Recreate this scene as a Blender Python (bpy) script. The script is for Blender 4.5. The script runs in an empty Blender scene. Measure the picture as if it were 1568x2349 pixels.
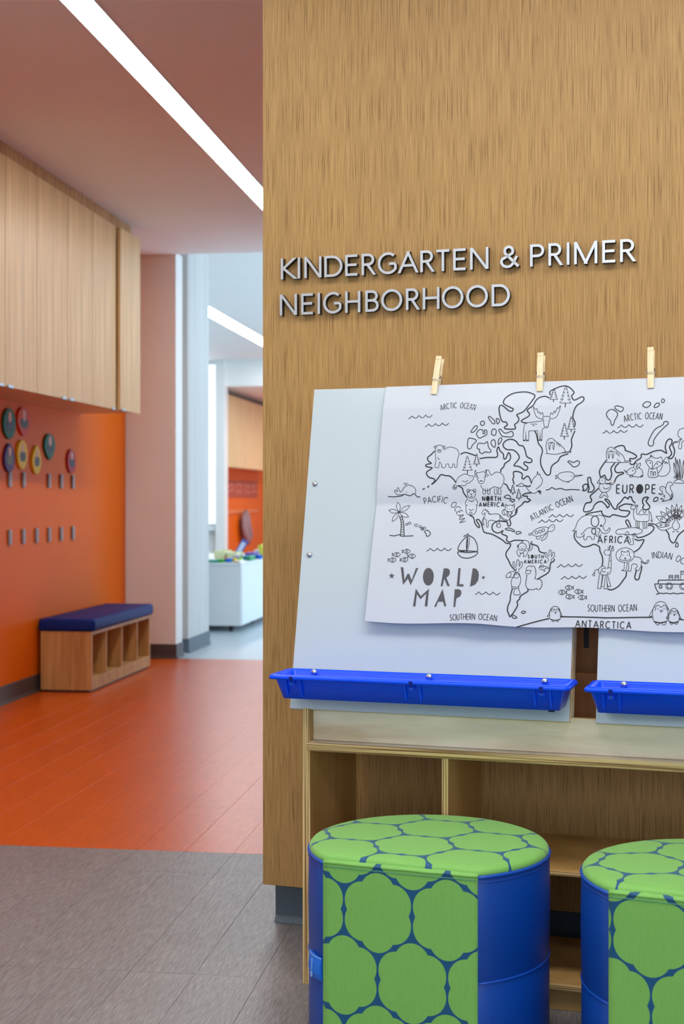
import bpy, bmesh, math, random
from mathutils import Vector, Matrix
from mathutils.geometry import tessellate_polygon
random.seed(7)
scene = bpy.context.scene
COL = scene.collection

# ------------------------------------------------------------------ camera
TH = math.radians(8.032)                    # camera looks this far left of the corridor axis (+Y)
cam_data = bpy.data.cameras.new('camera')
cam = bpy.data.objects.new('camera', cam_data); COL.objects.link(cam)
cam.location = (0, 0, 1.093)
cam.rotation_euler = (math.radians(90), 0, TH)
cam_data.sensor_fit = 'HORIZONTAL'; cam_data.sensor_width = 24.0
cam_data.lens = 3267.0 / 1568.0 * 24.0
cam_data.shift_y = -27.5 / 2349.0 * (2349.0 / 1568.0)
cam_data.clip_start = 0.05; cam_data.clip_end = 200
cam_data.dof.use_dof = True; cam_data.dof.focus_distance = 3.2; cam_data.dof.aperture_fstop = 5.6
scene.camera = cam

# ------------------------------------------------------------------ world, lamps, exposure
world = bpy.data.worlds.new('World'); scene.world = world; world.use_nodes = True
wb = world.node_tree.nodes['Background']
wb.inputs[0].default_value = (0.72, 0.86, 1.0, 1); wb.inputs[1].default_value = 1.5

def area(name, loc, aim, sx, sy, watts, color):
    l = bpy.data.lights.new(name, 'AREA'); l.shape = 'RECTANGLE'; l.size = sx; l.size_y = sy
    l.energy = watts; l.color = color
    o = bpy.data.objects.new(name, l); COL.objects.link(o); o.location = loc
    o.rotation_euler = Vector(aim).to_track_quat('-Z', 'Y').to_euler()
    return o
# recessed ceiling lamps of the foreground room
area('ceiling_lamp_near', (0.15, 2.1, 2.76), (0, 0, -1), 2.4, 0.5, 43, (1.0, 0.965, 0.94))
area('ceiling_lamp_back', (0.8, 0.2, 2.76), (0, 0, -1), 2.4, 0.6, 20, (1.0, 0.97, 0.95))
# window daylight and added fill of the bright room behind the corridor
area('window_daylight', (1.6, 10.6, 1.3), (-0.55, 0.6, 0.55), 3.0, 2.0, 135, (0.62, 0.82, 1.0))
area('far_ceiling_fill', (2.2, 16.5, 0.7), (-0.45, 0, 1.0), 7.0, 1.6, 270, (0.52, 0.77, 1.0))  # added unseen fill, aimed up to brighten the far ceiling
area('alcove_fill', (-3.0, 23.2, 2.70), (0, 0, -1), 0.6, 3.5, 75, (1.0, 0.97, 0.94))  # added unseen fill to brighten the alcove cabinets
# daylight from the foreground room's windows, behind the photographer
area('window_daylight_near', (0.5, -2.85, 1.75), (0.0, 1, -0.03), 5.0, 1.9, 47, (0.80, 0.87, 1.0))

vs = scene.view_settings
vs.view_transform = 'Standard'; vs.look = 'None'; vs.gamma = 1.0; vs.exposure = 0.0
vs.use_curve_mapping = False
STRIP_POWER = 22.0
INK={
'T':'0:1070 2387 1038 2353 1006 2324 1013 2295 1043 2271 1000 2261 996 2242 1045 2232 1051 2222 1009 2194 1005 2169 1031 2140 1076 2126 1082 2101 1054 2076|0:1055 2074 1084 2095 1114 2130 1141 2164 1185 2154 1224 2149 1264 2115 1284 2086|0:1018 2046 1034 2062|0:973 2028 993 2038|0:1300 2062 1344 2038 1356 2000 1391 1952|0:1313 2351 1351 2367 1384 2362 1457 2335|0:1492 2306 1558 2316 1643 2316 1658 2342 1649 2381 1662 2414 1678 2376 1707 2351 1714 2308 1732 2308 1753 2361 1773 2332 1766 2294 1725 2261 1717 2232 1695 2208 1691 2180|0:1724 2078 1749 2065 1766 2033 1788 2008|0:1817 2073 1808 2094 1803 2123 1810 2139 1805 2172 1812 2188 1844 2188 1877 2175 1886 2155 1883 2130 1899 2122 1930 2147 1951 2130 1969 2085|0:1972 1997 1925 1992 1893 1975 1910 1967 1934 1967 1939 1947 1963 1933 1936 1915 1912 1919 1881 1886 1843 1854 1837 1809|0:1849 1853 1841 1807 1803 1778 1788 1761 1792 1741 1799 1722 1797 1702 1784 1692 1774 1702 1766 1728 1737 1735 1701 1738|0:1745 1732 1688 1737 1648 1713 1637 1680 1651 1643 1694 1626 1734 1648 1726 1620 1774 1597 1771 1564 1799 1546 1845 1563 1923 1561|0:1423 1792 1462 1764 1479 1712 1514 1675 1523 1689 1492 1736 1496 1750 1515 1745 1541 1703 1562 1642 1587 1624 1648 1610 1734 1564 1767 1536 1809 1528 1802 1495 1776 1453 1777 1416 1797 1384 1827 1329 1866 1288|0:1985 1537 2005 1526 2044 1515 2061 1489 2071 1463 2117 1448|0:2201 1400 2199 1381 2171 1358 2167 1304 2149 1271 2106 1242 2075 1222 2062 1212|0:1848 1124 1835 1066 1834 1021 1817 970 1815 931 1829 900 1846 881 1900 972 1895 1010 1916 1036 1919 1055 1943 1078 1984 1105 1983 1127|0:1910 2637 1873 2642 1856 2655 1872 2671 1919 2699 1926 2724 1905 2758 1955 2799 1978 2848 2009 2877 2057 2888 2102 2869|0:2106 2895 2099 2933 2135 2957 2190 2981 2238 2986 2278 2966 2316 2919 2297 2887 2322 2845 2385 2876 2408 2859 2394 2827 2340 2782 2316 2692 2338 2634 2335 2597|0:2340 2560 2311 2478 2317 2421 2299 2368|0:2288 2348 2222 2324 2200 2283 2153 2247 2139 2211 2133 2166 2109 2155 2085 2178 2050 2244 2044 2309 2057 2367 2048 2408 2018 2449 1999 2524 1981 2561|1:1685 2842 1708 2884 1771 2924 1869 2936 1934 2920 1966 2895 1945 2849 1892 2767 1861 2738 1813 2714 1831 2684 1828 2651 1797 2622 1806 2597 1795 2581 1721 2582 1706 2595 1716 2607 1732 2619 1718 2646 1685 2652 1663 2704 1651 2771 1662 2803 1687 2796 1738 2753 1767 2748 1778 2769 1761 2779 1711 2804 1690 2821|1:1704 2420 1707 2453 1734 2478 1774 2486 1816 2468 1846 2431 1882 2422 1904 2377 1919 2327 1960 2302 1965 2277 1937 2269 1905 2278 1897 2257 1931 2228 1924 2204 1900 2204 1858 2233 1810 2242 1817 2262 1851 2311 1837 2352 1795 2386 1738 2391|0:2687 2405 2718 2421 2761 2424 2781 2398 2784 2381 2844 2355 2878 2332 2879 2315 2851 2303 2826 2306 2824 2293 2833 2280|0:2827 2267 2834 2254 2856 2254 2883 2286 2919 2309 2921 2338 2937 2344 2968 2340 3029 2366 3084 2375 3114 2362 3139 2348 3126 2400 3137 2452 3161 2474 3183 2461 3177 2425 3162 2400 3182 2342 3158 2310 3177 2298 3200 2325 3206 2373 3190 2419 3204 2444 3235 2447|0:2621 2295 2591 2250 2565 2198 2569 2159 2579 2140 2607 2159 2620 2133 2636 2117 2657 2126 2669 2171 2661 2223 2694 2269|0:2731 2265 2707 2246 2695 2213 2712 2184 2765 2184 2768 2171 2731 2158 2707 2132 2690 2094 2652 2087 2621 2084|0:2560 2042 2530 2010 2490 1972 2501 1939 2492 1917 2452 1907 2437 1868 2435 1839 2451 1830 2492 1839 2516 1862 2521 1884 2545 1913 2579 1926 2601 1917 2634 1881 2637 1870 2652 1881 2652 1904 2619 1939 2622 1949 2651 1933 2690 1869 2718 1859 2726 1894 2756 1926 2786 1965 2814 1949 2823 1965 2842 1965 2855 1933 2880 1910|0:2856 1898 2794 1904 2757 1888 2739 1875 2752 1850 2826 1840 2827 1818 2803 1792 2766 1792 2692 1808 2661 1789 2611 1801 2592 1824 2588 1840 2536 1830 2480 1817 2452 1801|1:2989 1958 2964 1962 2943 1946 2941 1914 2951 1895 2942 1869 2964 1853 2997 1863 3000 1888 2978 1914 2971 1933|1:2466 2130 2488 2133 2496 2094 2523 2043 2505 2010 2470 2007 2479 2036 2468 2088|1:2422 2056 2446 2075 2465 2069 2463 2036 2442 2017 2423 2020 2432 2036|0:2373 1649 2364 1617 2375 1578 2408 1540 2449 1512 2502 1522 2538 1538 2583 1517 2590 1479 2610 1435 2617 1390 2612 1349|0:2668 1146 2705 1141 2759 1173 2800 1230 2820 1262 2822 1305|0:2882 1473 2927 1508 2961 1571 2955 1584 2919 1577 2882 1589|0:2848 1697 2822 1757 2801 1753 2808 1728 2830 1696|0:2991 1729 3049 1722|0:2989 1710 3025 1710 3044 1685 3020 1647 2967 1615 2912 1602 2896 1618|0:2952 1351 2949 1320 2938 1276 2930 1239 2912 1229 2897 1241 2896 1263 2904 1301 2904 1319|0:3144 1670 3169 1636 3176 1598 3197 1561 3221 1561 3239 1599 3256 1630 3300 1671|0:1902 786 2046 832 2183 871|0:2277 889 2594 894|0:2547 894 2705 896 2851 901 3052 908|0:3273 895 3314 891|1:1102 2401 1101 2400 1099 2401 1101 2403|1:1134 2403 1133 2401 1131 2403 1132 2404|1:1115 2390 1113 2388 1110 2389 1109 2392 1113 2393|1:1419 2129 1417 2127 1415 2129 1417 2131|1:1496 2131 1494 2129 1492 2131 1494 2133|1:1543 2131 1541 2129 1539 2131 1541 2133|1:1414 1990 1413 1989 1412 1990 1413 1992|1:1448 1990 1446 1989 1445 1990 1446 1992|1:828 2004 826 2002 824 2004 826 2006|2:1882 2476 1899 2476|2:1911 2475 1927 2475|2:2010 2477 2029 2476|2:2034 2476 2049 2476|1:2066 2655 2064 2654 2063 2655 2064 2657|1:2100 2655 2098 2653 2096 2655 2098 2656|1:2113 2466 2112 2465 2110 2466 2112 2468|1:2159 2467 2157 2466 2155 2467 2157 2469|1:2636 2393 2634 2391 2632 2393 2634 2395|1:2677 2394 2675 2392 2673 2394 2675 2396|0:1902 2063 1946 2053 1963 2065|0:2027 2016 2056 1987|0:2037 2017 2060 2004|1:2324 2146 2322 2144 2320 2145 2319 2148 2322 2148|1:1762 1858 1760 1856 1758 1858 1760 1860|1:1803 1858 1801 1856 1799 1858 1801 1860|1:2172 1683 2171 1682 2169 1682 2169 1684 2171 1685|1:1877 1255 1875 1252 1871 1253 1871 1257 1874 1258|1:2593 1708 2592 1705 2589 1706 2589 1709 2592 1710|1:2563 1649 2562 1648 2560 1649 2562 1650|1:2880 1884 2878 1882 2875 1883 2875 1886 2878 1887|1:2791 1448 2789 1446 2787 1448 2789 1450|1:2828 1447 2826 1445 2824 1447 2826 1449|1:3231 1806 3229 1802 3225 1804 3225 1808 3229 1809|1:2219 935 2217 933 2215 935 2217 937|1:2252 937 2250 935 2248 937 2250 939|1:3100 980 3098 978 3095 979 3095 982 3098 983|1:3150 983 3149 981 3146 982 3146 985 3149 986|0:3068 871 3119 861 3172 874|1:3214 944 3213 942 3211 944 3213 946|1:3252 945 3250 943 3248 945 3250 947|0:3194 873 3232 864 3269 876|1:2856 2196 2853 2192 2849 2194 2849 2198 2853 2200|1:3005 2263 3003 2259 2998 2260 2998 2265 3002 2266|1:3067 2251 3064 2248 3060 2249 3060 2254 3064 2255|1:3025 2210 3021 2205 3016 2207 3016 2213 3021 2215|1:3112 2035 3110 2033 3108 2035 3110 2037|1:2592 2112 2590 2110 2587 2111 2587 2114 2590 2115',
'M':'1:1862 894 1898 876 1898 867 1873 863 1859 881|1:1940 922 1956 930 1974 923 1966 911 1944 909|1:1759 1669 1791 1674 1831 1656 1835 1640 1806 1650 1760 1659|1:1852 1624 1855 1640 1877 1644 1897 1634 1885 1624 1862 1619|1:1556 2694 1573 2697 1616 2655 1617 2630 1596 2634 1566 2672|1:1631 2675 1648 2675 1661 2654 1646 2627 1635 2646|1:1485 2632 1492 2655 1517 2655 1522 2631 1503 2615|1:1402 2566 1433 2612 1457 2611 1454 2590 1423 2556 1404 2556|1:1453 2544 1476 2577 1509 2573 1515 2539 1531 2543 1525 2572 1546 2568 1548 2530 1512 2510 1484 2498 1462 2519|1:1592 2546 1603 2580 1632 2571 1634 2537 1618 2519 1597 2530|1:1657 2570 1673 2579 1702 2549 1731 2544 1771 2560 1788 2539 1777 2510 1700 2512 1679 2528|1:1377 2491 1409 2499 1456 2477 1421 2436 1406 2403 1377 2411|1:1466 2431 1482 2452 1531 2447 1559 2463 1570 2413 1596 2380 1585 2363 1535 2368 1520 2352 1490 2368 1489 2393 1468 2402|1:1596 2471 1620 2479 1633 2454 1631 2413 1615 2415 1593 2446|1:1658 2441 1661 2483 1680 2499 1689 2487 1678 2454 1663 2437|1:2287 2275 2302 2284 2334 2270 2373 2286 2390 2266 2371 2237 2336 2230 2311 2254|1:1729 1959 1757 1976 1781 1967 1791 1943 1823 1935 1804 1914 1791 1927 1783 1927 1778 1943 1750 1947|1:3035 1939 3047 1958 3071 1958 3066 1933 3038 1926|1:2609 2722 2633 2754 2664 2757 2703 2726 2701 2693 2683 2661 2674 2625 2662 2612 2649 2629 2645 2655 2616 2688|1:2679 2776 2695 2791 2752 2772 2749 2745 2728 2736 2708 2749 2686 2763|1:2926 2794 2950 2817 2984 2813 2991 2789 2958 2764 2929 2778|1:3022 2772 3043 2801 3068 2798 3060 2772 3032 2762|1:3085 2823 3095 2842 3111 2826 3105 2807 3091 2807|1:2980 2450 3007 2518 3042 2570 3100 2601 3112 2630 3139 2630 3146 2610 3116 2582 3068 2530 3026 2466 3027 2434 3009 2414 2987 2421|1:3231 1530 3239 1561 3252 1542 3249 1524 3237 1520|0:1502 2098 1516 2101 1532 2099|1:1434 1981 1431 1976 1426 1978 1426 1984 1431 1985|0:647 1967 701 1962 779 1972 803 1986 857 1972 895 1991 926 1962 953 1964|2:1386 2201 1386 2167|2:1469 2258 1469 2234|2:2138 2855 2138 2828|2:2245 2818 2245 2776|2:2306 2574 2306 2544|2:2248 2510 2248 2479|2:1807 1996 1806 1978|2:1861 1951 1861 1931|0:2099 2020 2130 2028 2153 2044 2186 2028 2233 2036 2272 2023 2335 2027 2398 2023|0:766 1785 790 1718 793 1598|0:786 1790 812 1718 828 1596|0:690 1602 735 1595 782 1608 798 1594 851 1594 914 1597|1:1017 1638 1041 1651 1071 1624 1063 1601 1039 1594 1033 1615|1:864 1430 862 1428 860 1430 862 1432|1:774 1398 772 1396 770 1398 772 1400|1:918 1386 916 1384 914 1386 916 1388|1:739 1348 737 1346 735 1348 737 1349|1:850 1352 849 1350 847 1352 848 1354|1:2342 1124 2340 1123 2339 1124 2340 1125|1:2286 1082 2285 1080 2284 1082 2285 1083|1:2424 1092 2423 1091 2422 1092 2423 1093|1:2351 1045 2349 1044 2348 1045 2349 1046|1:2457 1042 2456 1041 2454 1042 2456 1044|1:1341 1468 1348 1514 1379 1561 1417 1583 1416 1465|0:1428 1604 1481 1571 1512 1515 1521 1455|0:1422 1622 1413 1533 1420 1449|1:1339 1450 1432 1444 1518 1450 1503 1417 1434 1393 1368 1406|0:1338 1465 1431 1460 1521 1453|1:1783 1848 1781 1846 1779 1848 1781 1850|1:1901 1507 1899 1506 1898 1507 1899 1508|1:1931 1508 1930 1507 1928 1508 1929 1510|1:2569 1745 2567 1724 2558 1707 2546 1697 2531 1697 2518 1706 2508 1723 2505 1744 2507 1766 2516 1783 2528 1792 2543 1792 2556 1783 2565 1766|1:2548 1655 2545 1640 2537 1631 2526 1631 2517 1640 2513 1655 2516 1670 2524 1679 2535 1679 2544 1670|1:2656 1485 2655 1483 2653 1484 2655 1486|1:3252 1806 3247 1792 3236 1783 3222 1783 3210 1792 3206 1806 3210 1820 3221 1829 3235 1829 3247 1820|2:3064 1196 3309 1197|0:3064 1196 3077 1154 3102 1115|2:3091 1199 3096 1229 3308 1233|1:3126 1172 3124 1164 3117 1160 3108 1161 3103 1167 3103 1176 3108 1182 3116 1184 3123 1180|0:3078 1105 3117 1117 3141 1112 3164 1118 3194 1112 3224 1119 3254 1112 3283 1119 3310 1117|0:2193 865 2234 855 2275 867|1:2810 2182 2808 2180 2806 2182 2808 2184|0:3186 1990 3189 1965 3179 1939',
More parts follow.
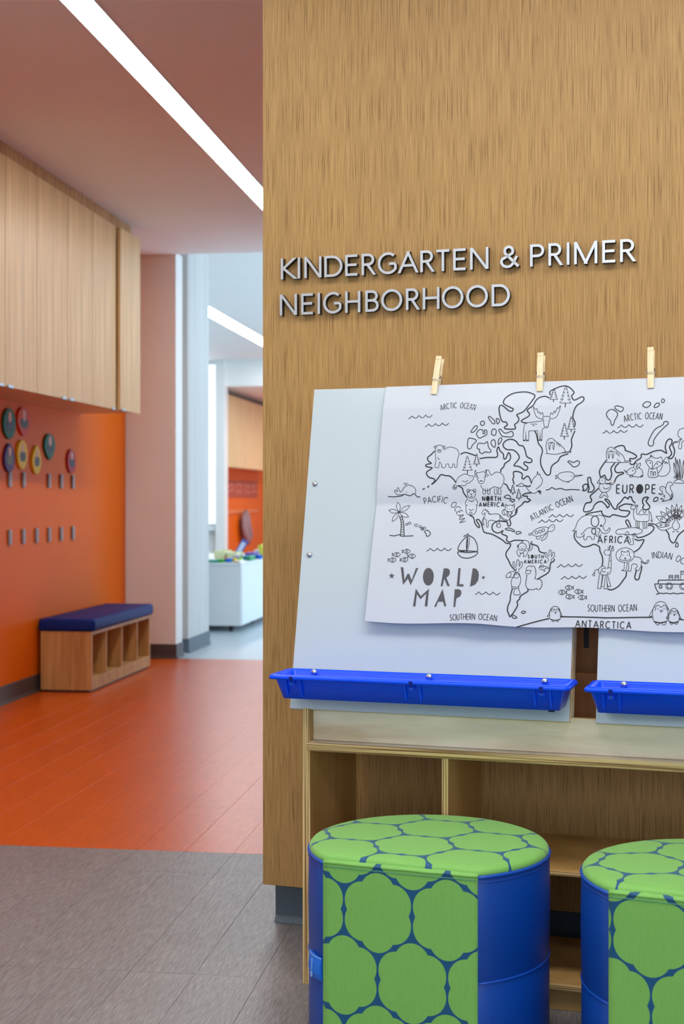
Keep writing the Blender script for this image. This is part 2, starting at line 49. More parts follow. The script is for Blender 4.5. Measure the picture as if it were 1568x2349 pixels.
't':'0:1075 2397 1078 2338 1086 2290 1079 2237 1113 2232 1120 2280 1140 2260 1147 2231 1176 2231 1184 2260 1208 2260 1214 2231 1243 2231 1246 2260 1261 2259 1267 2230 1286 2235 1287 2298 1299 2356 1277 2399 1228 2419 1190 2417 1157 2396|0:1075 2397 1083 2431 1111 2440 1141 2430 1157 2396|1:1082 2423 1080 2417 1075 2413 1069 2413 1063 2417 1061 2423 1062 2429 1067 2433 1074 2433 1080 2429|1:1165 2423 1164 2417 1159 2414 1153 2414 1148 2417 1146 2423 1147 2429 1152 2432 1158 2432 1163 2429|0:1098 2328 1110 2314 1121 2301|1:1130 2384 1127 2378 1118 2373 1107 2374 1099 2378 1095 2385 1098 2392 1106 2396 1117 2396 1126 2391|0:1284 2086 1301 2134 1356 2167 1395 2158 1410 2148 1438 2148 1444 2119 1417 2095 1413 2086 1385 2081 1371 2062 1333 2062 1295 2062|1:1274 2072 1257 2053 1258 2034 1283 2029 1291 2053|0:1341 2105 1370 2097 1397 2110|0:1260 2048 1289 2043|0:1268 2062 1276 2031|0:1475 2172 1456 2167 1459 2200 1475 2176 1536 2186 1551 2173 1563 2198 1560 2166 1554 2157|0:1476 2157 1488 2105 1508 2076 1541 2085 1552 2133 1551 2157|0:1545 2195 1582 2200 1608 2152 1649 2180 1696 2170 1722 2132 1719 2085 1693 2037 1637 2047 1591 2014 1544 2019 1513 2062|1:1480 2150 1476 2144 1467 2141 1457 2144 1453 2151 1457 2157 1466 2160 1476 2157|1:1581 2152 1577 2145 1568 2142 1559 2145 1554 2152 1558 2159 1567 2161 1577 2159|0:1538 2033 1538 1986 1561 1986 1556 2033|0:1581 2033 1580 1986 1603 1986 1599 2033|0:1644 2033 1643 1985 1666 1985 1662 2033|0:1679 2033 1679 1985 1701 1985 1697 2033|1:1468 1983 1464 1965 1451 1952 1432 1947 1413 1952 1399 1965 1393 1983 1397 2001 1410 2014 1429 2019 1448 2014 1462 2001|1:1414 2014 1410 2005 1401 2001 1391 2005 1387 2014 1391 2024 1400 2028 1409 2024|1:1472 2014 1469 2005 1460 2001 1450 2005 1446 2014 1449 2024 1458 2028 1468 2024|0:1418 1966 1431 1960 1443 1967|0:1401 1948 1376 1914 1382 1886 1395 1888|0:1464 1948 1488 1914 1483 1886 1471 1888|0:1407 1929 1434 1919 1459 1932|0:1382 1887 1388 1825 1414 1792 1451 1792 1478 1825 1484 1887|0:1411 1849 1432 1836 1456 1849|1:1443 1808 1440 1800 1432 1797 1424 1800 1420 1808 1423 1816 1431 1819 1439 1816|0:708 2011 712 2025 737 2011 731 2035 745 2045 762 2006 781 2020 803 2054 851 2070 902 2039 909 1991|0:708 2011 739 1982 798 1984|0:807 2073 791 2088|0:812 2073 810 2096|0:816 2076 832 2088|2:1379 2335 1392 2308 1386 2312 1403 2281 1391 2285 1413 2254 1396 2258 1423 2227 1402 2231 1434 2201|2:1379 2335 1369 2309 1375 2312 1361 2282 1372 2285 1354 2255 1370 2258 1346 2228 1367 2231 1338 2201|2:1343 2201 1429 2201|2:1464 2354 1473 2335 1468 2337 1479 2315 1472 2318 1486 2296 1475 2299 1493 2277 1479 2279 1500 2258|2:1464 2354 1457 2335 1461 2337 1452 2316 1460 2318 1447 2296 1458 2299 1442 2277 1456 2279 1437 2258|2:1440 2258 1497 2258|2:2134 2966 2144 2943 2139 2946 2152 2921 2143 2924 2160 2899 2147 2902 2168 2877 2151 2880 2175 2855|2:2134 2966 2126 2944 2131 2946 2120 2922 2129 2924 2114 2900 2126 2903 2108 2878 2124 2881 2101 2856|2:2105 2856 2172 2855|2:2239 2988 2254 2954 2246 2958 2265 2919 2252 2924 2276 2885 2258 2890 2288 2851 2264 2856 2299 2817|2:2239 2988 2227 2954 2234 2958 2218 2921 2231 2924 2209 2887 2228 2891 2200 2853 2224 2857 2191 2819|2:2197 2819 2294 2817|2:2302 2692 2312 2668 2307 2671 2320 2644 2311 2648 2327 2621 2315 2624 2335 2597 2319 2600 2343 2573|2:2302 2692 2294 2669 2299 2671 2288 2645 2297 2648 2282 2621 2294 2624 2276 2598 2292 2600 2270 2574|2:2274 2574 2339 2573|2:2244 2631 2255 2607 2249 2610 2263 2582 2253 2586 2271 2558 2258 2561 2279 2533 2262 2537 2287 2509|2:2244 2631 2235 2607 2241 2610 2229 2583 2238 2586 2222 2559 2236 2561 2216 2534 2233 2537 2210 2510|2:2213 2510 2283 2509|2:1803 2069 1810 2055 1807 2057 1816 2040 1809 2042 1821 2025 1812 2027 1826 2011 1815 2013 1832 1996|2:1803 2069 1798 2055 1801 2057 1794 2040 1800 2042 1790 2025 1798 2027 1786 2011 1797 2013 1782 1996|2:1784 1996 1829 1996|2:1857 2032 1864 2016 1861 2018 1870 2000 1864 2002 1876 1984 1867 1986 1882 1967 1870 1969 1887 1951|2:1857 2032 1851 2016 1855 2018 1847 2000 1853 2002 1843 1984 1852 1986 1839 1967 1850 1969 1834 1951|2:1837 1951 1885 1951|0:1880 2472 1883 2608 1906 2637 1962 2645 2046 2655|2:1880 2472 1900 2471 1900 2567 1909 2471 1929 2471 1929 2562 2005 2565 2014 2474 2029 2474 2028 2565 2035 2474 2049 2474 2047 2573 2068 2597|1:2049 2689 2054 2655 2068 2597 2096 2593 2106 2646 2114 2687 2080 2696|0:2049 2668 1996 2690 1973 2732 1958 2786 1981 2761 1993 2769 2003 2731 2018 2739 2027 2714 2043 2734 2052 2697|0:2113 2671 2161 2682 2187 2723 2203 2793 2186 2769 2174 2773 2159 2728 2147 2745 2136 2712 2119 2729 2112 2696|0:2076 2601 2094 2601|0:1942 2628 1951 2624 1958 2628|0:1962 2628 1971 2624 1979 2628|0:1983 2628 1991 2623 1999 2627|0:1959 2616 1967 2610 1977 2615|0:2102 2354 2088 2407 2093 2465 2116 2489 2144 2489 2173 2464 2218 2430 2251 2393 2264 2364|0:2086 2354 2174 2345 2237 2357 2308 2362 2299 2371 2236 2361|0:2110 2436 2120 2386 2126 2436|0:2146 2435 2156 2386 2162 2439|0:2102 2440 2118 2452 2134 2444 2150 2452 2166 2441|0:2125 2460 2135 2452 2144 2460|0:2181 2460 2187 2431|0:2194 2448 2199 2422|0:2208 2436 2213 2412|0:2625 2289 2618 2347 2625 2393 2655 2415 2687 2399 2719 2372 2764 2333 2784 2281|0:2612 2276 2691 2275 2747 2271 2827 2275 2824 2286 2777 2282|0:2632 2360 2640 2311 2648 2360|0:2666 2360 2674 2311 2682 2360|0:2625 2366 2641 2374 2657 2370 2672 2376 2691 2365|0:2647 2386 2656 2378 2664 2386|0:2711 2307 2728 2288 2747 2275|0:2700 2379 2706 2346|0:2713 2366 2719 2336|0:2726 2353 2732 2325|0:1830 2059 1857 2069 1877 2083 1897 2073 1902 2057 1866 2054 1830 2059|0:1969 2073 1983 2122 2014 2154 2021 2187 2031 2158 2041 2166 2050 2138 2059 2130 2068 2105 2053 2065 2011 2028|0:1922 2049 1956 2008 1997 1992 2024 2008|1:2201 2145 2220 2173 2282 2185 2330 2177 2346 2152 2332 2116 2285 2096 2230 2113|0:2201 2145 2181 2153 2188 2139 2182 2122 2205 2133|0:2346 2152 2421 2156 2347 2138|0:2281 2098 2294 2090 2305 2100|0:761 1819 767 1855 764 1884 739 1915|0:761 1819 740 1850 729 1878 739 1915|0:761 1819 728 1839 698 1848 660 1838|0:761 1819 724 1812 693 1814 660 1838|0:761 1819 803 1830 834 1846 858 1883|0:761 1819 787 1853 813 1875 858 1883|0:761 1819 788 1790 815 1774 855 1774|0:761 1819 800 1815 829 1805 855 1774|0:761 1819 729 1796 708 1771 702 1730|0:761 1819 752 1779 737 1751 702 1730|0:773 1771 792 1771|0:777 1748 798 1748|0:782 1725 804 1725|0:786 1702 810 1702|0:791 1679 817 1679|0:794 1656 820 1656|0:795 1633 822 1633|0:797 1610 823 1610|1:852 1704 849 1696 841 1694 834 1700 833 1708 840 1713 848 1711|1:882 1715 879 1708 869 1705 860 1708 855 1715 859 1723 868 1726 878 1723|1:946 1697 943 1689 933 1685 922 1689 917 1697 921 1705 931 1708 942 1705|1:983 1685 980 1678 972 1675 963 1678 960 1684 963 1691 971 1694 979 1691|1:1002 1669 999 1663 990 1661 981 1663 977 1669 980 1675 989 1678 998 1675|1:1024 1671 1020 1665 1011 1663 1001 1665 997 1671 1001 1677 1010 1680 1020 1678|1:1006 1657 1002 1652 994 1649 986 1652 982 1657 986 1662 994 1665 1002 1662|1:895 1452 871 1472 845 1467 834 1455 818 1465 823 1451 820 1437 835 1447 847 1436 873 1432|0:871 1468 867 1452 873 1436|0:860 1470 855 1452 862 1434|1:805 1421 781 1440 755 1436 744 1424 728 1434 733 1420 730 1406 745 1416 757 1404 783 1400|0:781 1436 777 1420 783 1404|0:770 1438 766 1420 772 1402|1:948 1408 925 1428 899 1424 888 1411 872 1421 877 1407 874 1393 888 1404 900 1392 927 1388|0:925 1424 921 1408 927 1392|0:913 1426 909 1408 916 1390|1:769 1370 745 1390 719 1385 708 1373 693 1383 697 1369 695 1355 709 1365 721 1353 748 1350|0:746 1386 741 1370 748 1354|0:734 1387 730 1369 736 1352|1:881 1374 857 1394 831 1390 821 1377 805 1387 810 1373 807 1359 821 1370 833 1358 860 1354|0:857 1390 853 1374 859 1358|0:846 1392 842 1374 848 1356|1:2307 1145 2328 1165 2353 1162 2365 1150 2379 1160 2376 1146 2380 1133 2365 1142 2354 1130 2329 1126|0:2328 1161 2334 1146 2329 1130|0:2339 1163 2345 1146 2340 1128|1:2252 1103 2273 1123 2298 1119 2310 1108 2324 1118 2321 1104 2325 1090 2310 1100 2299 1088 2274 1083|0:2273 1119 2279 1103 2274 1087|0:2284 1121 2289 1103 2285 1086|1:2390 1113 2411 1133 2436 1130 2447 1118 2461 1128 2458 1114 2462 1101 2447 1110 2437 1098 2412 1094|0:2411 1129 2416 1114 2412 1098|0:2421 1131 2427 1114 2423 1096|1:2316 1066 2337 1086 2362 1083 2374 1071 2388 1081 2385 1067 2389 1054 2374 1063 2363 1051 2338 1047|0:2337 1082 2343 1066 2338 1051|0:2348 1084 2354 1067 2349 1049|1:2423 1063 2443 1083 2469 1080 2480 1068 2494 1078 2491 1065 2495 1051 2480 1060 2470 1048 2445 1044|0:2444 1079 2449 1064 2445 1048|0:2454 1081 2460 1064 2455 1046|0:1431 1599 1438 1533 1424 1449|0:1423 1619 1382 1594 1410 1599 1422 1603|0:1552 1844 1535 1807 1550 1795 1565 1811 1563 1778 1553 1731 1564 1698 1550 1701 1544 1731 1556 1774|0:1602 1795 1685 1802 1701 1770 1695 1737 1711 1685 1682 1683 1670 1732 1605 1736 1603 1683 1588 1683 1583 1739 1564 1755|0:1695 1796 1739 1756 1779 1746|0:1698 1779 1735 1746 1772 1739|0:1552 1844 1569 1842 1567 1833 1586 1835 1580 1821 1600 1821 1594 1805 1615 1802|0:1698 1723 1672 1685|1:1824 1857 1819 1841 1804 1830 1783 1826 1762 1830 1746 1841 1740 1857 1745 1872 1760 1883 1781 1888 1802 1884 1818 1872|0:1740 1874 1741 1896 1761 1884|0:1802 1884 1822 1898 1822 1868|0:1757 1827 1767 1784 1779 1781 1788 1801 1795 1781 1801 1824|0:1746 1843 1722 1841 1715 1817 1734 1794 1761 1799|0:1731 1847 1731 1830 1742 1797|0:1759 1827 1775 1814 1766 1801|0:1801 1827 1808 1811 1795 1807|1:1994 1628 2025 1664 2075 1685 2127 1684 2134 1665 2122 1636 2078 1609 2027 1602|0:2134 1671 2158 1704 2183 1707 2191 1685 2179 1655 2154 1646 2128 1652|0:2122 1632 2080 1574 2093 1564 2124 1593 2133 1642|0:2040 1599 2035 1580 2060 1577 2074 1601|0:1994 1628 1968 1625 1969 1612 1996 1615|1:2045 1635 2042 1626 2033 1622 2024 1626 2020 1635 2023 1644 2032 1648 2041 1644|1:2077 1645 2074 1636 2065 1632 2055 1636 2051 1645 2055 1654 2064 1658 2073 1654|1:2105 1658 2102 1649 2093 1645 2084 1649 2080 1658 2083 1667 2092 1671 2101 1667|1:1950 1506 1945 1489 1933 1477 1915 1472 1897 1476 1883 1488 1877 1505 1882 1522 1894 1535 1912 1539 1930 1535 1944 1523|0:1878 1481 1869 1461 1880 1429 1897 1415 1902 1442 1931 1442 1929 1416 1951 1423 1969 1469 1961 1494|0:1901 1539 1920 1559 1939 1564 1965 1553 1976 1521 1975 1475|0:1975 1467 1999 1482 2002 1534 1992 1555 1984 1521 1983 1482|0:1906 1491 1915 1486 1924 1492|1:1882 1510 1880 1502 1874 1500 1870 1505 1869 1514 1873 1520 1879 1518|0:1892 1461 1909 1442 1937 1465 1955 1475|0:1870 1281 1871 1312 1846 1328 1839 1357 1847 1369 1856 1357 1858 1339 1874 1335 1873 1373 1882 1388 1894 1374 1895 1330 1904 1335 1904 1359 1913 1369 1924 1359 1920 1322 1897 1303 1896 1279|0:2148 1372 2149 1403 2124 1419 2118 1448 2125 1459 2135 1448 2137 1430 2152 1426 2151 1464 2160 1479 2172 1465 2173 1421 2182 1426 2182 1450 2191 1460 2201 1450 2198 1413 2175 1394 2173 1370|0:1789 1221 1791 1252 1822 1276 1864 1276 1850 1231 1818 1228 1789 1221|0:1864 1274 1887 1273 1907 1248 1916 1197 1899 1145 1847 1144 1833 1176 1838 1208 1853 1228|1:1900 1245 1895 1230 1882 1221 1866 1224 1855 1236 1854 1252 1864 1264 1880 1267 1894 1259|0:1841 1144 1845 1128 1900 1129 1900 1145|0:1871 1125 1860 1080 1889 1071 1919 1081 1900 1126|0:1819 1272 1830 1253 1818 1230|2:1981 1330 1990 1333 1999 1331 2007 1324 2011 1331 2017 1333 2026 1330 2032 1328 2035 1323 2033 1316 2039 1313 2042 1309 2040 1302 2045 1297 2046 1292 2041 1287 2047 1282 2047 1277 2043 1272 2048 1267 2049 1262 2045 1257 2048 1249 2047 1243 2041 1237 2044 1230 2043 1223 2037 1218 2046 1221 2055 1219 2062 1212 2070 1217 2079 1217 2088 1212 2095 1210 2098 1204 2096 1197 2103 1194 2106 1188 2105 1181 2108 1173 2107 1167 2101 1161 2104 1154 2103 1148 2097 1142 2098 1136 2095 1132 2088 1132 2088 1126 2085 1123 2079 1123 2070 1123 2063 1127 2059 1135 2055 1128 2048 1126 2040 1128 2036 1121 2030 1119 2021 1122 2014 1118 2008 1120 2002 1126 1995 1123 1988 1124 1983 1130 1976 1133 1973 1137 1974 1145 1967 1147 1964 1151 1966 1159 1961 1166 1961 1172 1966 1178 1962 1185 1962 1191 1967 1197 1963 1203 1963 1208 1969 1212 1964 1218 1965 1223 1970 1228 1966 1233 1966 1238 1972 1243 1965 1248 1964 1254|0:1968 1262 1956 1271 1963 1289 2001 1293 2001 1282 1991 1261 1968 1261|0:1981 1330 1962 1317 1962 1299 1976 1290|0:2071 1309 2080 1334 2102 1341 2121 1332 2153 1323 2157 1310 2135 1316 2122 1306 2126 1290 2117 1287 2106 1303 2078 1302|0:2077 1318 2089 1331 2103 1319 2112 1334|0:2347 1652 2372 1681 2388 1739 2431 1787 2486 1803 2530 1794 2580 1804 2615 1785 2626 1746 2608 1708 2615 1676 2640 1663 2658 1689 2670 1683 2647 1644 2603 1644 2581 1676 2568 1688|1:2598 1708 2596 1702 2590 1700 2584 1704 2584 1711 2589 1715 2595 1714|0:2430 1617 2426 1630 2445 1640 2451 1656 2484 1685 2522 1682 2553 1685 2578 1676 2576 1644 2568 1625 2586 1615 2594 1634|0:2451 1630 2450 1579 2472 1579 2476 1598 2493 1608 2512 1599 2515 1583 2535 1586 2538 1605 2548 1631 2558 1612 2577 1606|0:2347 1652 2379 1655 2382 1649 2386 1601 2431 1601 2449 1617|0:2889 1894 2865 1895 2841 1881 2844 1861 2869 1859 2887 1882 2904 1888 2889 1897|0:2868 1859 2865 1811 2877 1767 2908 1748 2988 1748 3001 1773 2995 1843 2979 1856 2960 1823 2939 1853 2918 1837 2907 1811 2891 1824 2894 1881|0:2998 1837 3010 1827 3018 1799 3024 1758|1:3029 1751 3027 1744 3022 1743 3018 1747 3017 1755 3021 1760 3027 1758|0:2890 1749 2888 1719 2893 1690|0:2903 1749 2902 1719 2906 1691|0:2918 1749 2916 1719 2920 1691|0:2951 1749 2949 1719 2954 1691|0:2965 1749 2963 1719 2967 1691|0:2980 1749 2979 1719 2983 1691|0:2889 1690 2925 1691|0:2947 1684 2986 1688|0:2913 1811 2934 1806 2956 1813 2989 1805|1:2719 1651 2732 1674 2781 1683 2830 1690 2891 1690 2941 1672 2944 1653 2911 1634 2850 1627 2795 1633 2733 1635|0:2792 1631 2832 1608 2849 1570 2839 1543 2874 1544 2868 1599 2896 1626|0:2801 1645 2822 1655 2835 1628|0:2847 1627 2887 1640 2863 1614|1:2682 1470 2677 1455 2663 1446 2645 1446 2631 1455 2625 1470 2630 1485 2644 1494 2661 1494 2676 1485|1:2668 1506 2664 1499 2656 1497 2650 1502 2650 1510 2656 1515 2664 1514|1:2707 1494 2703 1486 2694 1483 2687 1489 2687 1498 2694 1504 2702 1502|1:2680 1525 2677 1520 2671 1520 2668 1525 2671 1531 2677 1531|1:2705 1520 2702 1514 2696 1514 2692 1520 2695 1525 2701 1525|0:2668 1495 2673 1519|0:2683 1496 2696 1515|0:2674 1448 2667 1366 2656 1328 2619 1348 2586 1321 2586 1289 2609 1271 2664 1275 2688 1303 2689 1391 2682 1483|2:2593 1270 2582 1148 2609 1148 2619 1268|2:2624 1265 2612 1167 2630 1167|2:2643 1268 2636 1148 2664 1149 2653 1268|2:2661 1271 2693 1172 2670 1165 2660 1202|0:2583 1317 2558 1308 2550 1282|1:2550 1285 2536 1266 2550 1256 2554 1273|1:2649 1312 2644 1302 2633 1297 2619 1299 2611 1306 2610 1317 2619 1325 2632 1327 2644 1322|0:2665 1328 2674 1338 2684 1328|0:2676 1391 2684 1398|0:2595 1302 2605 1289 2599 1280|0:2645 1290 2657 1287 2669 1297|1:2884 1447 2880 1425 2867 1406 2847 1391 2821 1383 2794 1383 2768 1390 2747 1404 2733 1423 2728 1446 2732 1468 2745 1488 2765 1502 2791 1510 2818 1511 2844 1503 2865 1489 2879 1470|1:2772 1474 2777 1486 2788 1476 2824 1476 2829 1488 2839 1475 2843 1444 2857 1422 2841 1403 2777 1402 2759 1421 2773 1443|0:2798 1418 2808 1413 2818 1420|0:2808 1428 2808 1414|0:2886 1433 2935 1423 2960 1389 2981 1378 3005 1405 3007 1386 2978 1370 2945 1392|0:2802 1384 2800 1321 2780 1312 2816 1312 2825 1368 2839 1368 2840 1321 2831 1309 2859 1307 2869 1364 2906 1366 2911 1341 2896 1325 2924 1310 2948 1364 2943 1395|0:3176 1733 3141 1769 3108 1790 3058 1793|0:3176 1733 3128 1740 3091 1754 3058 1793|1:3114 1769 3111 1762 3104 1760 3098 1765 3098 1773 3103 1778 3111 1776|1:3152 1749 3149 1743 3143 1743 3140 1749 3143 1754 3149 1754|0:3187 1746 3165 1789 3140 1818 3095 1836|0:3187 1746 3145 1767 3115 1791 3095 1836|1:3140 1800 3137 1793 3130 1791 3124 1796 3124 1804 3130 1809 3137 1807|1:3169 1769 3166 1764 3160 1764 3157 1769 3160 1775 3166 1775|0:3201 1758 3191 1805 3176 1842 3142 1875|0:3201 1758 3169 1793 3148 1827 3142 1875|1:3174 1828 3171 1821 3164 1820 3158 1824 3158 1832 3163 1837 3170 1835|1:3191 1788 3189 1783 3183 1783 3179 1788 3182 1794 3188 1794|0:3215 1764 3216 1813 3211 1853 3189 1896|0:3215 1764 3195 1808 3185 1847 3189 1896|1:3208 1843 3205 1836 3198 1835 3192 1840 3192 1847 3197 1852 3204 1850|1:3214 1798 3211 1793 3205 1793 3202 1798 3205 1804 3211 1804|0:3227 1767 3237 1814 3240 1855 3230 1904|0:3227 1767 3219 1815 3218 1856 3230 1904|1:3237 1849 3234 1842 3227 1840 3221 1845 3221 1853 3227 1858 3234 1856|1:3234 1802 3231 1796 3225 1796 3222 1802 3225 1807 3231 1807|0:3240 1764 3261 1806 3274 1844 3272 1893|0:3240 1764 3241 1812 3248 1851 3272 1893|1:3268 1841 3265 1834 3257 1833 3252 1837 3252 1845 3257 1850 3264 1848|1:3254 1797 3251 1791 3245 1791 3242 1797 3245 1802 3251 1802|0:3174 1712 3133 1732 3097 1738 3054 1720|0:3174 1712 3132 1697 3095 1696 3054 1720|1:3111 1717 3108 1710 3101 1708 3095 1713 3095 1720 3100 1725 3107 1724|1:3150 1714 3147 1708 3141 1708 3137 1714 3140 1719 3146 1719|0:3252 1756 3283 1789 3304 1822 3312 1869|0:3252 1756 3262 1802 3277 1838 3312 1869|1:3296 1824 3293 1817 3286 1815 3280 1820 3280 1828 3286 1833 3293 1831|1:3273 1785 3270 1780 3264 1780 3261 1785 3264 1791 3270 1791|0:3217 1784 3218 1755 3197 1711 3219 1672 3249 1680 3259 1712 3236 1755 3234 1784|0:3198 1658 3208 1652 3219 1661|0:3234 1661 3244 1652 3256 1658|0:3052 1720 3099 1672 3141 1670 3195 1695|2:3183 1229 3182 1272 3213 1273 3214 1230|2:3182 1262 3213 1262|2:3183 1250 3214 1251|2:3232 1230 3231 1273 3262 1273 3263 1231|2:3231 1262 3262 1263|2:3232 1251 3263 1252|2:3280 1231 3279 1310 3307 1310|2:3279 1299 3307 1300|2:3279 1283 3307 1283|1:3214 1179 3210 1164 3200 1153 3186 1149 3172 1153 3162 1163 3158 1178 3161 1192 3171 1203 3185 1207 3199 1204 3210 1193|1:3203 1178 3200 1168 3192 1161 3181 1161 3172 1167 3169 1178 3172 1188 3180 1195 3191 1195 3200 1189|1:3329 1179 3326 1165 3316 1154 3302 1150 3288 1153 3277 1164 3273 1178 3277 1193 3287 1203 3301 1207 3315 1204 3325 1193|1:3319 1179 3315 1168 3307 1162 3296 1161 3288 1168 3284 1178 3287 1189 3296 1195 3306 1196 3315 1189|2:3198 1166 3206 1158|2:3175 1165 3168 1156|2:3173 1190 3165 1198|2:3198 1191 3205 1199|1:2186 896 2187 941 2205 970 2230 978 2255 971 2272 943 2278 899 2275 867 2234 855 2193 865|0:2198 957 2167 893 2170 888 2187 901|0:2263 958 2292 896 2275 902|0:2199 928 2204 950 2218 955 2232 942 2246 956 2261 952 2268 930|1:2229 926 2239 926 2235 915|0:2203 854 2216 843 2225 852|0:2244 852 2257 844 2266 855|1:3053 938 3060 987 3083 1031 3115 1044 3154 1033 3176 990 3182 917 3172 874 3119 860 3068 871|0:3071 1006 3026 916 3050 921|0:3167 1014 3192 966|0:3075 963 3080 1000 3098 1013 3122 994 3146 1014 3164 1002 3170 972|1:3116 967 3136 968 3126 952|0:3077 859 3099 841 3116 857|0:3131 855 3152 843 3170 863|1:3189 917 3195 954 3209 979 3228 988 3250 980 3267 956 3274 919 3270 876 3232 863 3193 871|0:3196 953 3168 901 3188 906|0:3266 954 3290 901 3274 907|0:3201 936 3206 960 3218 967 3233 954 3248 967 3260 960 3264 934|1:3228 936 3241 937 3234 926|0:3199 861 3213 850 3226 860|0:3238 860 3252 851 3266 865|1:2797 2184 2817 2209 2853 2225 2875 2202 2873 2177 2843 2158 2812 2164|0:2858 2227 2870 2261 2886 2260 2881 2225|0:2881 2215 2899 2251 2915 2263 2915 2238 2882 2204|0:2903 2222 2934 2196 2938 2157 2926 2141 2905 2139 2868 2143 2849 2154|1:2852 2146 2848 2140 2838 2138 2829 2141 2824 2146 2828 2151 2838 2154 2848 2151|0:2917 2141 2932 2154 2942 2145 2923 2138|0:2773 2206 2799 2190|0:2780 2190 2800 2184|1:2960 2286 2994 2306 3005 2334 3030 2310 3061 2304 3094 2312 3101 2252 3020 2207 2976 2250|0:2964 2273 2994 2287 3020 2269 3017 2218|0:3023 2218 3043 2250 3067 2275 3101 2255|0:2992 2218 2984 2157 3000 2136 3058 2136 3068 2169 3056 2221|0:3070 2169 3099 2214 3113 2278 3146 2313 3166 2245 3168 2188 3131 2146 3067 2147|0:3113 2268 3122 2275 3129 2255 3136 2271 3146 2252 3154 2268|2:3009 2150 3007 2189 3023 2183 3024 2147|2:3033 2147 3033 2183 3048 2182 3047 2150|2:2999 2314 3006 2324 3016 2311|0:3085 2035 3091 2047 3109 2055 3133 2041 3140 2009 3171 1977 3176 1946 3148 1933 3108 1925 3123 1939 3093 1947 3111 1952|0:3085 2035 3097 2019 3110 2009 3098 1990 3077 1993 3098 1982 3122 1990|0:3136 2035 3145 2073 3169 2093 3194 2079 3196 2065 3178 2060 3177 2034 3196 1990 3196 1958 3175 1933|0:3114 1965 3129 1977 3126 1952|1:2616 2108 2613 2094 2603 2083 2590 2079 2577 2083 2567 2094 2563 2108 2566 2123 2575 2134 2588 2138 2602 2134 2612 2123|0:2567 2117 2546 2088 2571 2083 2584 2088|0:2571 2081 2563 2042 2592 2007 2636 2016 2663 2049 2653 2081 2615 2088|0:2600 2055 2610 2039 2635 2042 2653 2055|0:2593 2005 2570 1965 2588 1962 2609 1984 2634 1965 2643 1968 2624 2007|0:3229 2114 3224 2167 3217 2213 3200 2264|0:3229 2114 3214 2165 3204 2210 3200 2264|0:3238 2114 3234 2184 3228 2243 3213 2312|0:3238 2114 3224 2183 3215 2242 3213 2312|0:3249 2114 3248 2176 3243 2229 3230 2290|0:3249 2114 3237 2175 3230 2227 3230 2290|0:3260 2114 3262 2178 3261 2232 3251 2296|0:3260 2114 3252 2177 3248 2232 3251 2296|0:3274 2114 3283 2172 3288 2223 3285 2283|0:3274 2114 3273 2173 3275 2224 3285 2283|0:3211 2082 3208 2098 3247 2114 3284 2098 3293 2082|0:3211 2082 3293 2079|1:3223 2133 3219 2127 3211 2126 3205 2130 3205 2136 3211 2141 3219 2139|0:3284 2569 3245 2557 3231 2525 3240 2492 3268 2471|0:3268 2471 3240 2463 3246 2437 3239 2392 3263 2389 3265 2437 3286 2463|0:3250 2450 3259 2469',
'F':'1:818 1306 844 1302 863 1189 886 1244 903 1245 929 1187 961 1299 983 1299 924 1142 893 1201 852 1142|1:1132 1222 1131 1201 1128 1182 1121 1165 1111 1152 1099 1144 1086 1141 1073 1144 1061 1151 1049 1164 1040 1180 1034 1200 1031 1220 1032 1241 1036 1261 1043 1278 1052 1291 1064 1299 1077 1302 1090 1299 1103 1291 1114 1279 1123 1262 1129 1243|1:1218 1298 1251 1299 1272 1288 1279 1260 1271 1234 1248 1215 1286 1137 1262 1139 1230 1203 1219 1136 1201 1136|1:1354 1301 1375 1302 1372 1155 1411 1156 1410 1135 1349 1139|1:1486 1302 1519 1296 1541 1269 1547 1237 1543 1190 1517 1153 1471 1136|1:974 1110 1024 1043 1096 1112 1091 951 1067 953 1073 1068 1023 1015 987 1061 982 949 958 950|1:1221 1112 1265 956 1246 955 1234 997 1187 996 1173 950 1154 949|1:1332 1110 1369 1111 1391 1100 1397 1077 1387 1047 1353 1030 1347 950 1331 951|1:739 1252 748 1233 769 1232 753 1219 760 1200 742 1211 725 1199 729 1219 712 1232 733 1233|1:1589 1236 1594 1224 1608 1223 1597 1215 1602 1202 1590 1209 1579 1201 1582 1214 1571 1223 1584 1224',
